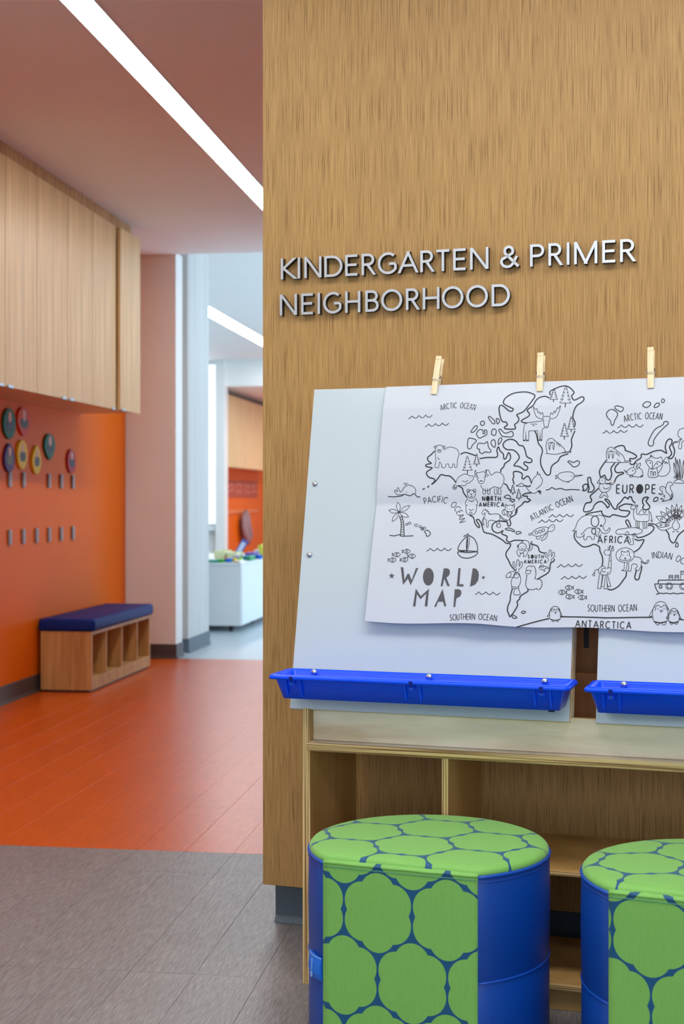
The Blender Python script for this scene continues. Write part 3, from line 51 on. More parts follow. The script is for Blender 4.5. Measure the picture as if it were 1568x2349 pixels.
'm':'2:1047 1459 1053 1459 1058 1460 1064 1464 1070 1469 1075 1475 1080 1481 1086 1478 1093 1472 1099 1467 1105 1463 1111 1460 1116 1460 1122 1461 1128 1463 1133 1468 1139 1473 1144 1480 1150 1482 1156 1476 1162 1470 1168 1466 1174 1463 1180 1461 1186 1461 1191 1463 1197 1467 1203 1472 1208 1478 1213 1485 1219 1480 1225 1474 1232 1469 1238 1465 1243 1463 1249 1462 1255 1464 1260 1466 1266 1471 1271 1477 1277 1483|2:1521 1066 1526 1066 1532 1067 1537 1071 1543 1075 1548 1081 1553 1087 1559 1084 1565 1079 1571 1073 1576 1069 1582 1067 1588 1066 1593 1067 1599 1070 1604 1074 1609 1079 1615 1085 1620 1088 1626 1082 1632 1076 1637 1072 1643 1069 1649 1067 1654 1067 1660 1069 1665 1073 1670 1078 1676 1083 1681 1090 1687 1085 1692 1079 1698 1074 1704 1071 1709 1068 1715 1068 1721 1069 1726 1072 1731 1076 1736 1082 1742 1088|2:801 2698 807 2699 812 2700 818 2704 823 2709 828 2715 834 2722 840 2719 846 2713 852 2708 858 2704 863 2702 869 2701 875 2702 880 2705 886 2710 891 2715 896 2722 902 2725 908 2718 914 2713 920 2708 926 2705 932 2704 937 2704 943 2706 948 2710 954 2715 959 2722 964 2728 970 2724 976 2718 982 2713 988 2709 994 2707 1000 2707 1005 2708 1011 2711 1016 2716 1021 2722 1027 2728|2:963 2619 968 2619 974 2621 980 2624 985 2629 990 2635 996 2642 1001 2640 1008 2634 1014 2628 1019 2624 1025 2622 1031 2621 1037 2623 1042 2625 1048 2630 1053 2636 1058 2642 1064 2645 1070 2639 1076 2633 1082 2629 1088 2626 1093 2624 1099 2625 1105 2627 1110 2631 1116 2636 1121 2642 1126 2649 1132 2644 1138 2638 1144 2633 1150 2630 1156 2628 1161 2627 1167 2629 1173 2632 1178 2636 1183 2642 1189 2649|2:2131 1778 2136 1778 2142 1780 2147 1783 2153 1788 2158 1794 2163 1801 2169 1798 2175 1792 2180 1787 2186 1783 2192 1781 2197 1780 2203 1781 2208 1784 2214 1788 2219 1794 2224 1800 2230 1803 2236 1797 2241 1791 2247 1787 2253 1784 2258 1782 2264 1782 2269 1784 2275 1788 2280 1793 2285 1799 2291 1806 2296 1801 2302 1796 2308 1790 2314 1787 2319 1785 2325 1784 2330 1785 2336 1788 2341 1793 2346 1799 2352 1805|2:2041 1729 2047 1729 2052 1731 2058 1734 2063 1739 2069 1745 2074 1752 2079 1749 2085 1743 2091 1738 2097 1735 2102 1732 2108 1732 2113 1733 2119 1736 2124 1740 2129 1746 2135 1752 2140 1755 2146 1749 2152 1744 2157 1739 2163 1736 2168 1735 2174 1735 2179 1737 2185 1741 2190 1746 2195 1752 2201 1759 2206 1755 2212 1749 2218 1744 2223 1740 2229 1738 2234 1738 2240 1739 2245 1742 2251 1747 2256 1753 2261 1759|2:2228 1326 2234 1326 2239 1328 2245 1332 2250 1337 2255 1343 2260 1349 2266 1347 2272 1341 2278 1336 2283 1332 2289 1330 2294 1330 2300 1331 2305 1334 2311 1338 2316 1344 2321 1350 2327 1353 2332 1347 2338 1342 2344 1337 2349 1335 2355 1333 2360 1334 2366 1336 2371 1340 2376 1345 2382 1351 2387 1358 2393 1353 2398 1348 2404 1343 2410 1339 2415 1337 2421 1337 2426 1338 2432 1342 2437 1346 2442 1352 2447 1358|2:2265 1221 2270 1221 2276 1223 2281 1227 2287 1232 2292 1238 2297 1244 2303 1242 2309 1236 2314 1231 2320 1227 2326 1225 2331 1225 2337 1226 2342 1229 2348 1233 2353 1239 2358 1245 2364 1248 2369 1242 2375 1237 2381 1233 2386 1230 2392 1229 2397 1229 2403 1231 2408 1235 2414 1240 2419 1246 2424 1253 2430 1249 2436 1243 2441 1238 2447 1235 2452 1233 2458 1232 2463 1234 2469 1237 2474 1242 2479 1247 2485 1254|2:2707 2590 2712 2590 2718 2591 2724 2595 2729 2600 2735 2606 2740 2613 2746 2610 2752 2603 2758 2597 2764 2593 2769 2590 2775 2589 2781 2590 2786 2593 2792 2597 2798 2603 2803 2610 2809 2612 2815 2606 2820 2600 2826 2595 2832 2591 2838 2589 2843 2590 2849 2592 2855 2595 2860 2600 2866 2607 2871 2613 2877 2608 2883 2602 2889 2596 2894 2592 2900 2590 2906 2589 2911 2590 2917 2593 2922 2598 2928 2604 2933 2610|2:2579 2540 2585 2540 2590 2542 2596 2545 2601 2550 2606 2556 2611 2563 2617 2560 2623 2554 2628 2549 2634 2545 2639 2542 2645 2541 2650 2542 2656 2545 2661 2549 2666 2555 2671 2561 2677 2564 2682 2558 2688 2552 2694 2548 2699 2544 2705 2543 2710 2543 2715 2545 2721 2549 2726 2554 2731 2560 2736 2566 2742 2562 2748 2556 2753 2551 2759 2547 2764 2545 2770 2544 2775 2546 2780 2549 2786 2553 2791 2559 2796 2565',
}
MAPTEXT=[('ARCTIC OCEAN', [1107, 2768, 1256, 2789, 1423, 2763], 54, 1.0), ('PACIFIC OCEAN', [997, 1896, 1218, 1891, 1337, 1719], 54, 1.1), ('ATLANTIC OCEAN', [1989, 1742, 2165, 1844, 2341, 1923], 54, 1.1), ('ARCTIC OCEAN', [2769, 2638, 2917, 2660, 3090, 2649], 58, 1.0), ('SOUTHERN OCEAN', [1309, 829, 1518, 841, 1723, 833], 52, 1.0), ('SOUTHERN OCEAN', [2508, 945, 2710, 949, 2920, 961], 57, 1.1), ('INDIAN OCEAN', [3041, 1418, 3200, 1408, 3381, 1321], 54, 1.1), ('ANTARCTICA', [2411, 805, 2641, 806, 2876, 806], 57, 2.0), ('AFRICA', [2569, 1550, 2699, 1555, 2834, 1550], 61, 2.2), ('EUROPE', [2714, 2000, 2878, 1998, 3048, 1995], 74, 2.4), ('NORTH', [1534, 1922, 1614, 1922, 1697, 1922], 39, 2.0), ('AMERICA', [1504, 1870, 1617, 1870, 1729, 1870], 38, 1.9), ('SOUTH', [1971, 1401, 2039, 1402, 2106, 1402], 31, 1.6), ('AMERICA', [1938, 1355, 2037, 1356, 2134, 1358], 31, 1.6)]
SIGN=[('KINDERGARTEN&PRIMER', 1.6525, [(-0.1946, -0.1544), (-0.1498, -0.1419), (-0.1314, -0.0857), (-0.0779, -0.0301), (-0.023, 0.0122), (0.0199, 0.0555), (0.0619, 0.1123), (0.1148, 0.1648), (0.171, 0.2057), (0.2082, 0.2476), (0.2537, 0.2879), (0.2958, 0.3412), (0.37, 0.4178), (0.4427, 0.4769), (0.4869, 0.5202), (0.5307, 0.5371), (0.5482, 0.603), (0.6145, 0.6482), (0.6562, 0.6913)]), ('NEIGHBORHOOD', 1.5609, [(-0.1973, -0.1511), (-0.1399, -0.1053), (-0.0974, -0.0883), (-0.0812, -0.0314), (-0.023, 0.0167), (0.0295, 0.0644), (0.0707, 0.1249), (0.1343, 0.1685), (0.1772, 0.2193), (0.2254, 0.2793), (0.2866, 0.3399), (0.349, 0.3939)])]
# ------------------------------------------------------------------ materials
def s2l(c):
    return tuple(((v/255)/12.92 if v/255 <= 0.04045 else ((v/255+0.055)/1.055)**2.4) for v in c)
def newmat(name):
    m = bpy.data.materials.new(name); m.use_nodes = True
    nt = m.node_tree; b = nt.nodes['Principled BSDF']
    return m, nt, b
def N(nt, kind, **kw):
    n = nt.nodes.new(kind)
    for k, v in kw.items(): setattr(n, k, v)
    return n
def L(nt, a, b): nt.links.new(a, b)
def simple(name, rgb, rough=0.5, var=0.06, scale=12.0, metallic=0.0, bump=0.0, spec=0.5, coat=0.0):
    """plain colour broken up by a faint procedural noise"""
    m, nt, b = newmat(name); c = s2l(rgb)
    tc = N(nt, 'ShaderNodeTexCoord'); no = N(nt, 'ShaderNodeTexNoise'); no.inputs['Scale'].default_value = scale; no.inputs['Detail'].default_value = 3
    rp = N(nt, 'ShaderNodeValToRGB')
    rp.color_ramp.elements[0].color = tuple(x*(1-var) for x in c)+(1,); rp.color_ramp.elements[1].color = tuple(min(1, x*(1+var)) for x in c)+(1,)
    rp.color_ramp.elements[0].position = 0.3; rp.color_ramp.elements[1].position = 0.7
    L(nt, tc.outputs['Object'], no.inputs['Vector']); L(nt, no.outputs['Fac'], rp.inputs['Fac']); L(nt, rp.outputs['Color'], b.inputs['Base Color'])
    b.inputs['Roughness'].default_value = rough; b.inputs['Metallic'].default_value = metallic
    b.inputs['Specular IOR Level'].default_value = spec; b.inputs['Coat Weight'].default_value = coat
    if bump:
        bp = N(nt, 'ShaderNodeBump'); bp.inputs['Strength'].default_value = bump; bp.inputs['Distance'].default_value = 0.002
        L(nt, no.outputs['Fac'], bp.inputs['Height']); L(nt, bp.outputs['Normal'], b.inputs['Normal'])
    return m
def grain(name, cols, scale, fine, rough=0.45, bump=0.0, broad=None, spec=0.4, pos=(0.3, 0.5, 0.72), rand=0.0):
    """wood / brushed streaks: noise stretched along one axis; cols dark, mid, light"""
    m, nt, b = newmat(name)
    tc = N(nt, 'ShaderNodeTexCoord'); mp = N(nt, 'ShaderNodeMapping'); mp.inputs['Scale'].default_value = scale
    n1 = N(nt, 'ShaderNodeTexNoise'); n1.inputs['Scale'].default_value = fine; n1.inputs['Detail'].default_value = 4; n1.inputs['Roughness'].default_value = 0.6
    n1.inputs['Distortion'].default_value = 0.15
    vec = tc.outputs['Object']
    if rand:
        oi = N(nt, 'ShaderNodeObjectInfo'); ad = N(nt, 'ShaderNodeVectorMath', operation='ADD'); sc = N(nt, 'ShaderNodeVectorMath', operation='SCALE')
        cb = N(nt, 'ShaderNodeCombineXYZ'); L(nt, oi.outputs['Random'], cb.inputs[0]); L(nt, oi.outputs['Random'], cb.inputs[1]); L(nt, oi.outputs['Random'], cb.inputs[2])
        sc.inputs['Scale'].default_value = 37.0; L(nt, cb.outputs[0], sc.inputs[0]); L(nt, vec, ad.inputs[0]); L(nt, sc.outputs[0], ad.inputs[1]); vec = ad.outputs[0]
    L(nt, vec, mp.inputs['Vector']); L(nt, mp.outputs[0], n1.inputs['Vector'])
    rp = N(nt, 'ShaderNodeValToRGB'); e = rp.color_ramp.elements
    e[0].position = pos[0]; e[0].color = s2l(cols[0])+(1,); e[1].position = pos[2]; e[1].color = s2l(cols[2])+(1,)
    k = e.new(pos[1]); k.color = s2l(cols[1])+(1,)
    L(nt, n1.outputs['Fac'], rp.inputs['Fac']); out = rp.outputs['Color']
    if broad:
        mp2 = N(nt, 'ShaderNodeMapping'); mp2.inputs['Scale'].default_value = broad[0]
        n2 = N(nt, 'ShaderNodeTexNoise'); n2.inputs['Scale'].default_value = 1.0; n2.inputs['Detail'].default_value = 2
        L(nt, vec, mp2.inputs['Vector']); L(nt, mp2.outputs[0], n2.inputs['Vector'])
        r2 = N(nt, 'ShaderNodeValToRGB'); a = broad[1]
        r2.color_ramp.elements[0].color = (1-a, 1-a, 1-a, 1); r2.color_ramp.elements[1].color = (1+a*0.5, 1+a*0.5, 1+a*0.5, 1)
        r2.color_ramp.elements[0].position = 0.3; r2.color_ramp.elements[1].position = 0.7
        mx = N(nt, 'ShaderNodeMix', data_type='RGBA', blend_type='MULTIPLY'); mx.inputs['Factor'].default_value = 1
        L(nt, n2.outputs['Fac'], r2.inputs['Fac']); L(nt, out, mx.inputs['A']); L(nt, r2.outputs['Color'], mx.inputs['B']); out = mx.outputs['Result']
    if rand:
        ma = N(nt, 'ShaderNodeMath', operation='MULTIPLY_ADD'); ma.inputs[1].default_value = rand; ma.inputs[2].default_value = 1-rand/2
        L(nt, oi.outputs['Random'], ma.inputs[0])
        mv = N(nt, 'ShaderNodeVectorMath', operation='SCALE'); L(nt, out, mv.inputs[0]); L(nt, ma.outputs[0], mv.inputs['Scale']); out = mv.outputs[0]
    L(nt, out, b.inputs['Base Color'])
    b.inputs['Roughness'].default_value = rough; b.inputs['Specular IOR Level'].default_value = spec
    if bump:
        bp = N(nt, 'ShaderNodeBump'); bp.inputs['Strength'].default_value = bump; bp.inputs['Distance'].default_value = 0.001
        L(nt, n1.outputs['Fac'], bp.inputs['Height']); L(nt, bp.outputs['Normal'], b.inputs['Normal'])
    return m
def ply_edge(name, axis):
    """edge of plywood: thin light and dark plies across one local axis"""
    m, nt, b = newmat(name)
    tc = N(nt, 'ShaderNodeTexCoord'); mp = N(nt, 'ShaderNodeMapping')
    sc = [2.0, 2.0, 2.0]; sc[axis] = 330.0; mp.inputs['Scale'].default_value = sc
    n1 = N(nt, 'ShaderNodeTexNoise'); n1.inputs['Scale'].default_value = 1; n1.inputs['Detail'].default_value = 2
    rp = N(nt, 'ShaderNodeValToRGB'); e = rp.color_ramp.elements
    e[0].position = 0.40; e[0].color = s2l((136, 92, 36))+(1,); e[1].position = 0.55; e[1].color = s2l((236, 206, 142))+(1,)
    L(nt, tc.outputs['Object'], mp.inputs['Vector']); L(nt, mp.outputs[0], n1.inputs['Vector']); L(nt, n1.outputs['Fac'], rp.inputs['Fac']); L(nt, rp.outputs['Color'], b.inputs['Base Color'])
    b.inputs['Roughness'].default_value = 0.4
    return m
def emitter(name, rgb, strength):
    m, nt, b = newmat(name)
    tc = N(nt, 'ShaderNodeTexCoord'); no = N(nt, 'ShaderNodeTexNoise'); no.inputs['Scale'].default_value = 3
    ma = N(nt, 'ShaderNodeMath', operation='MULTIPLY_ADD'); ma.inputs[1].default_value = strength*0.05; ma.inputs[2].default_value = strength*0.975
    L(nt, tc.outputs['Object'], no.inputs['Vector']); L(nt, no.outputs['Fac'], ma.inputs[0]); L(nt, ma.outputs[0], b.inputs['Emission Strength'])
    b.inputs['Base Color'].default_value = (0.9, 0.9, 0.9, 1); b.inputs['Emission Color'].default_value = rgb+(1,)
    return m
def flower_fabric(name, ax, off, sp, ystretch, swap, rot=0.0):
    """green six-lobed blossoms on teal, hexagonal repeat, in object space"""
    m, nt, b = newmat(name)
    tc = N(nt, 'ShaderNodeTexCoord'); sx = N(nt, 'ShaderNodeSeparateXYZ'); L(nt, tc.outputs['Object'], sx.inputs[0])
    def math_(op, a, b_=None, c=None):
        n = N(nt, 'ShaderNodeMath', operation=op)
        for i, v in enumerate((a, b_, c)):
            if v is None: continue
            if isinstance(v, (int, float)): n.inputs[i].default_value = v
            else: L(nt, v, n.inputs[i])
        return n.outputs[0]
    X, Yv = sx.outputs[ax[0]], sx.outputs[ax[1]]
    X = math_('SUBTRACT', X, off[0]); Yv = math_('SUBTRACT', Yv, off[1])
    if rot:
        c, s = math.cos(rot), math.sin(rot)
        X2 = math_('ADD', math_('MULTIPLY', X, c), math_('MULTIPLY', Yv, s)); Yv = math_('SUBTRACT', math_('MULTIPLY', Yv, c), math_('MULTIPLY', X, s)); X = X2
    if swap: X, Yv = Yv, X
    X = math_('DIVIDE', X, sp); Yv = math_('DIVIDE', Yv, sp*ystretch)
    r3 = math.sqrt(3)
    def cell(dx, dy):
        a = math_('SUBTRACT', math_('FLOORED_MODULO', math_('ADD', X, dx+0.5), 1.0), 0.5)
        c = math_('SUBTRACT', math_('FLOORED_MODULO', math_('ADD', Yv, dy+r3/2), r3), r3/2)
        return math_('ABSOLUTE', a), math_('ABSOLUTE', c)
    ds = []
    for dx, dy in ((0, 0), (0.5, r3/2)):
        a, c = cell(dx, dy)
        ds.append(math_('ADD', math_('SQRT', math_('ADD', math_('MULTIPLY', a, a), math_('MULTIPLY', c, c))), 0.08))
        for (px, py) in ((0.262*r3/2, 0.131), (0, 0.262)):
            ux, uy = math_('SUBTRACT', a, px), math_('SUBTRACT', c, py)
            ds.append(math_('SQRT', math_('ADD', math_('MULTIPLY', ux, ux), math_('MULTIPLY', uy, uy))))
    d = ds[0]
    for q in ds[1:]: d = math_('MINIMUM', d, q)
    mask = math_('LESS_THAN', d, 0.259)
    no = N(nt, 'ShaderNodeTexNoise'); no.inputs['Scale'].default_value = 1; no.inputs['Detail'].default_value = 3
    mp = N(nt, 'ShaderNodeMapping'); mp.inputs['Scale'].default_value = (260, 260, 40); L(nt, tc.outputs['Object'], mp.inputs[0]); L(nt, mp.outputs[0], no.inputs['Vector'])
    g = N(nt, 'ShaderNodeValToRGB'); g.color_ramp.elements[0].color = s2l((118, 182, 84))+(1,); g.color_ramp.elements[1].color = s2l((126, 188, 90))+(1,)
    g.color_ramp.elements[0].position = .3; g.color_ramp.elements[1].position = .7
    L(nt, no.outputs['Fac'], g.inputs[0])
    mx = N(nt, 'ShaderNodeMix', data_type='RGBA'); mx.inputs['A'].default_value = s2l((0, 80, 124))+(1,)
    L(nt, mask, mx.inputs['Factor']); L(nt, g.outputs['Color'], mx.inputs['B']); L(nt, mx.outputs['Result'], b.inputs['Base Color'])
    b.inputs['Roughness'].default_value = 0.6; b.inputs['Specular IOR Level'].default_value = 0.45; b.inputs['Sheen Weight'].default_value = 0.35; b.inputs['Sheen Roughness'].default_value = 0.4; b.inputs['Sheen Tint'].default_value = (0.75, 1.0, 0.6, 1)
    bp = N(nt, 'ShaderNodeBump'); bp.inputs['Strength'].default_value = 0.15; bp.inputs['Distance'].default_value = 0.0006
    L(nt, no.outputs['Fac'], bp.inputs['Height']); L(nt, bp.outputs['Normal'], b.inputs['Normal'])
    return m
def glass_mat(name):
    m, nt, b = newmat(name)
    tc = N(nt, 'ShaderNodeTexCoord'); no = N(nt, 'ShaderNodeTexNoise'); no.inputs['Scale'].default_value = 4
    ma = N(nt, 'ShaderNodeMath', operation='MULTIPLY_ADD'); ma.inputs[1].default_value = .02; ma.inputs[2].default_value = .01
    L(nt, tc.outputs['Object'], no.inputs['Vector']); L(nt, no.outputs['Fac'], ma.inputs[0]); L(nt, ma.outputs[0], b.inputs['Roughness'])
    b.inputs['Base Color'].default_value = (.9, .97, 1, 1); b.inputs['Transmission Weight'].default_value = 1.0; b.inputs['IOR'].default_value = 1.1
    return m

M = {}
M['oak'] = grain('oak_veneer', ((120, 85, 40), (172, 133, 77), (194, 156, 98)), (500, 500, 8.0), 1.0, 0.5, 0.12, ((45, 45, 1.0), 0.06), pos=(0.31, 0.46, 0.66))
M['oak_far'] = grain('oak_cabinet', ((204, 166, 108), (224, 188, 132), (236, 204, 150)), (60, 60, 1.5), 1.0, 0.36, 0.0, ((9, 9, 0.3), 0.12), pos=(0.3, 0.5, 0.7))
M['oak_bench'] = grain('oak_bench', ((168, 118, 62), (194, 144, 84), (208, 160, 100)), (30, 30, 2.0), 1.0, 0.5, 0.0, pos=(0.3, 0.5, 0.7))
M['white_wall'] = simple('white_paint', (236, 234, 230), 0.6, 0.015, 3)
M['ceiling'] = simple('ceiling_paint', (238, 232, 228), 0.7, 0.015, 2)
M['orange_wall'] = simple('orange_laminate', (226, 106, 12), 0.45, 0.03, 1.2, spec=0.08)
M['pier'] = grain('grey_panel', ((188, 188, 186), (200, 199, 196), (210, 208, 205)), (20, 20, 0.6), 1.0, 0.45, 0.0)
M['base'] = simple('rubber_base', (74, 68, 70), 0.45, 0.06, 8)
M['base_dark'] = simple('dark_rubber_base', (84, 98, 110), 0.4, 0.05, 8)
M['plank_grey'] = grain('grey_vinyl_plank', ((98, 95, 97), (130, 127, 128), (156, 154, 155)), (380, 20, 1), 1.0, 0.34, 0.5, ((12, 3, 1), 0.06), pos=(0.3, 0.5, 0.7), rand=0.05)
M['plank_orange'] = grain('orange_vinyl_plank', ((196, 78, 2), (206, 86, 3), (214, 95, 8)), (90, 14, 1), 1.0, 0.30, 0.12, ((5, 3, 1), 0.05), spec=0.46, pos=(0.3, 0.5, 0.7), rand=0.04)
M['substrate'] = simple('floor_joint', (70, 58, 54), 0.8, 0.1, 30)
M['floor_blue'] = simple('blue_grey_vinyl', (190, 202, 210), 0.3, 0.03, 5)
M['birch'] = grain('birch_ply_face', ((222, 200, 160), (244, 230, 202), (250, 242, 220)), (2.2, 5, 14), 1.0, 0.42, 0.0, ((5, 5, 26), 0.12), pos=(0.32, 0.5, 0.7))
M['birch_shaded'] = grain('birch_ply_shaded', ((176, 134, 72), (194, 154, 92), (206, 168, 108)), (10, 10, 2.0), 1.0, 0.5, 0.0, ((5, 5, 2), 0.12), pos=(0.3, 0.5, 0.7))  # same birch ply, darkened to carry the shade inside the shelves
M['ply_x'] = ply_edge('ply_edge_vertical', 0); M['ply_z'] = ply_edge('ply_edge_flat', 2); M['ply_y'] = ply_edge('ply_edge_board', 1)
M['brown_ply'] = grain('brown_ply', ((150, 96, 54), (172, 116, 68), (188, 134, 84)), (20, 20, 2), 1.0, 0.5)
M['whiteboard'] = simple('whiteboard_laminate', (194, 208, 214), 0.16, 0.01, 2)
M['paper'] = simple('map_paper', (198, 206, 216), 0.7, 0.012, 6)
M['ink'] = simple('black_ink', (20, 20, 30), 0.6, 0.1, 40)
M['ink_grey'] = simple('grey_ink', (78, 78, 84), 0.6, 0.05, 40)
M['blue_plastic'] = simple('blue_plastic', (0, 78, 255), 0.3, 0.02, 6, spec=0.3)
M['steel'] = simple('screw_steel', (200, 204, 210), 0.22, 0.05, 30, metallic=1.0)
M['brushed'] = grain('brushed_aluminium', ((212, 216, 220), (226, 229, 232), (238, 240, 242)), (20, 20, 600), 1.0, 0.34)
M['brushed'].node_tree.nodes['Principled BSDF'].inputs['Metallic'].default_value = 1.0
M['dark_metal'] = simple('letter_return', (46, 47, 50), 0.4, 0.05, 30, metallic=0.6)
M['pine'] = grain('pine_clothespin', ((226, 202, 156), (240, 220, 178), (248, 232, 196)), (120, 120, 14), 1.0, 0.55)
M['vinyl'] = simple('blue_vinyl', (0, 68, 162), 0.45, 0.04, 5, bump=0.02)
M['piping'] = simple('blue_piping', (10, 78, 178), 0.4, 0.04, 8)
M['tag'] = simple('blue_label_tag', (14, 112, 226), 0.5, 0.04, 20)
M['tag_print'] = simple('pale_thread', (170, 206, 244), 0.6, 0.04, 30)
M['navy'] = simple('navy_vinyl', (8, 40, 116), 0.55, 0.05, 8, bump=0.03, spec=0.2)
M['chrome'] = simple('satin_metal', (196, 198, 204), 0.35, 0.05, 20, metallic=0.9)
M['strip'] = emitter('lamp_diffuser', (1.0, 0.985, 0.96), STRIP_POWER)
M['strip2'] = emitter('lamp_diffuser_cool', (0.95, 0.98, 1.0), STRIP_POWER)
M['lit_pane'] = emitter('frosted_window_pane', (0.84, 0.93, 1.0), 1.1)
M['white_lam'] = simple('white_laminate', (232, 238, 240), 0.3, 0.015, 4)
M['black'] = simple('black_rubber', (28, 30, 36), 0.5, 0.1, 20)
M['glass'] = glass_mat('window_glass')
M['seam'] = simple('green_seam', (120, 186, 78), 0.7, 0.04, 60)
M['thread'] = simple('teal_thread', (78, 150, 108), 0.7, 0.05, 60)
def col(name, rgb, rough=0.5):
    if name not in M: M[name] = simple(name, rgb, rough, 0.05, 14, spec=0.25)
    return M[name]

# ------------------------------------------------------------------ builders
def obj(name, bm, mats, parent=None, smooth=False, loc=None):
    me = bpy.data.meshes.new(name)
    bmesh.ops.recalc_face_normals(bm, faces=bm.faces[:]) if not getattr(bm, 'keep', False) and len(bm.faces) else None
    bm.to_mesh(me); bm.free()
    if not isinstance(mats, (list, tuple)): mats = [mats]
    for m in mats: me.materials.append(m)
    if smooth:
        for p in me.polygons: p.use_smooth = True
    o = bpy.data.objects.new(name, me); COL.objects.link(o)
    if parent: o.parent = parent
    if loc: o.location = loc
    return o
def raw(name, verts, faces, mats, parent=None, smooth=False):
    me = bpy.data.meshes.new(name); me.from_pydata(verts, [], faces)
    if not isinstance(mats, (list, tuple)): mats = [mats]
    for m in mats: me.materials.append(m)
    if smooth:
        for p in me.polygons: p.use_smooth = True
    o = bpy.data.objects.new(name, me); COL.objects.link(o)
    if parent: o.parent = parent
    return o
def tag(o, label, cat, group=None, kind=None):
    if label: o['label'] = label
    if cat: o['category'] = cat
    if group: o['group'] = group
    if kind: o['kind'] = kind
    return o
def thing(name, label, cat, loc=(0, 0, 0), rz=0.0, group=None):
    o = bpy.data.objects.new(name, None); COL.objects.link(o); o.location = loc; o.rotation_euler = (0, 0, rz)
    o.empty_display_size = 0.1
    return tag(o, label, cat, group)
def box(bm, x0, x1, y0, y1, z0, z1, bev=0.0, seg=1, mat=0):
    r = bmesh.ops.create_cube(bm, size=1.0)
    vs_ = r['verts']
    for v in vs_:
        v.co = Vector(((x0+x1)/2+v.co.x*(x1-x0), (y0+y1)/2+v.co.y*(y1-y0), (z0+z1)/2+v.co.z*(z1-z0)))
    fs = list({f for v in vs_ for f in v.link_faces})
    for f in fs: f.material_index = mat
    if bev:
        es = list({e for v in vs_ for e in v.link_edges})
        bmesh.ops.bevel(bm, geom=es, offset=bev, segments=seg, profile=0.5, affect='EDGES', clamp_overlap=True)
    return bm
def nbox(*a, **k):
    return box(bmesh.new(), *a, **k)
def cyl(bm, p0, p1, r0, r1=None, n=12, caps=True):
    p0, p1 = Vector(p0), Vector(p1); r1 = r0 if r1 is None else r1
    d = (p1-p0).normalized(); a = d.orthogonal().normalized(); b = d.cross(a)
    A = [bm.verts.new(p0+(a*math.cos(2*math.pi*i/n)+b*math.sin(2*math.pi*i/n))*r0) for i in range(n)]
    B = [bm.verts.new(p1+(a*math.cos(2*math.pi*i/n)+b*math.sin(2*math.pi*i/n))*r1) for i in range(n)]
    for i in range(n): bm.faces.new((A[i], A[(i+1) % n], B[(i+1) % n], B[i]))
    if caps: bm.faces.new(A[::-1]); bm.faces.new(B)
def tube(bm, pts, r, n=8, closed=False):
    pts = [Vector(p) for p in pts]; rings = []
    K = len(pts)
    up = None
    for i, p in enumerate(pts):
        q0 = pts[(i-1) % K] if (closed or i > 0) else p; q1 = pts[(i+1) % K] if (closed or i < K-1) else p
        d = (q1-q0).normalized()
        if up is None: up = d.orthogonal().normalized()
        a = (up-d*up.dot(d)).normalized(); up = a; b = d.cross(a)
        rings.append([bm.verts.new(p+(a*math.cos(2*math.pi*j/n)+b*math.sin(2*math.pi*j/n))*r) for j in range(n)])
    for i in range(K if closed else K-1):
        A, B = rings[i], rings[(i+1) % K]
        for j in range(n): bm.faces.new((A[j], A[(j+1) % n], B[(j+1) % n], B[j]))
    if not closed: bm.faces.new(rings[0][::-1]); bm.faces.new(rings[-1])
def loft(bm, loops, cap0=True, cap1=True, mat=0):
    R_ = [[bm.verts.new(p) for p in lp] for lp in loops]
    n = len(R_[0])
    for A, B in zip(R_, R_[1:]):
        for j in range(n):
            f = bm.faces.new((A[j], A[(j+1) % n], B[(j+1) % n], B[j])); f.material_index = mat
    if cap0: bm.faces.new(R_[0][::-1]).material_index = mat
    if cap1: bm.faces.new(R_[-1]).material_index = mat
    return R_
def prism(bm, poly, z0, z1, place=lambda x, y, z: (x, y, z), mat=0):
    """closed outline (may be concave) extruded; caps triangulated"""
    A = [bm.verts.new(place(x, y, z0)) for x, y in poly]; B = [bm.verts.new(place(x, y, z1)) for x, y in poly]
    n = len(poly)
    for i in range(n): bm.faces.new((A[i], A[(i+1) % n], B[(i+1) % n], B[i])).material_index = mat
    for t in tessellate_polygon([[Vector((x, y, 0)) for x, y in poly]]):
        for S_ in (A, B):
            try: bm.faces.new([S_[k] for k in t]).material_index = mat
            except ValueError: pass
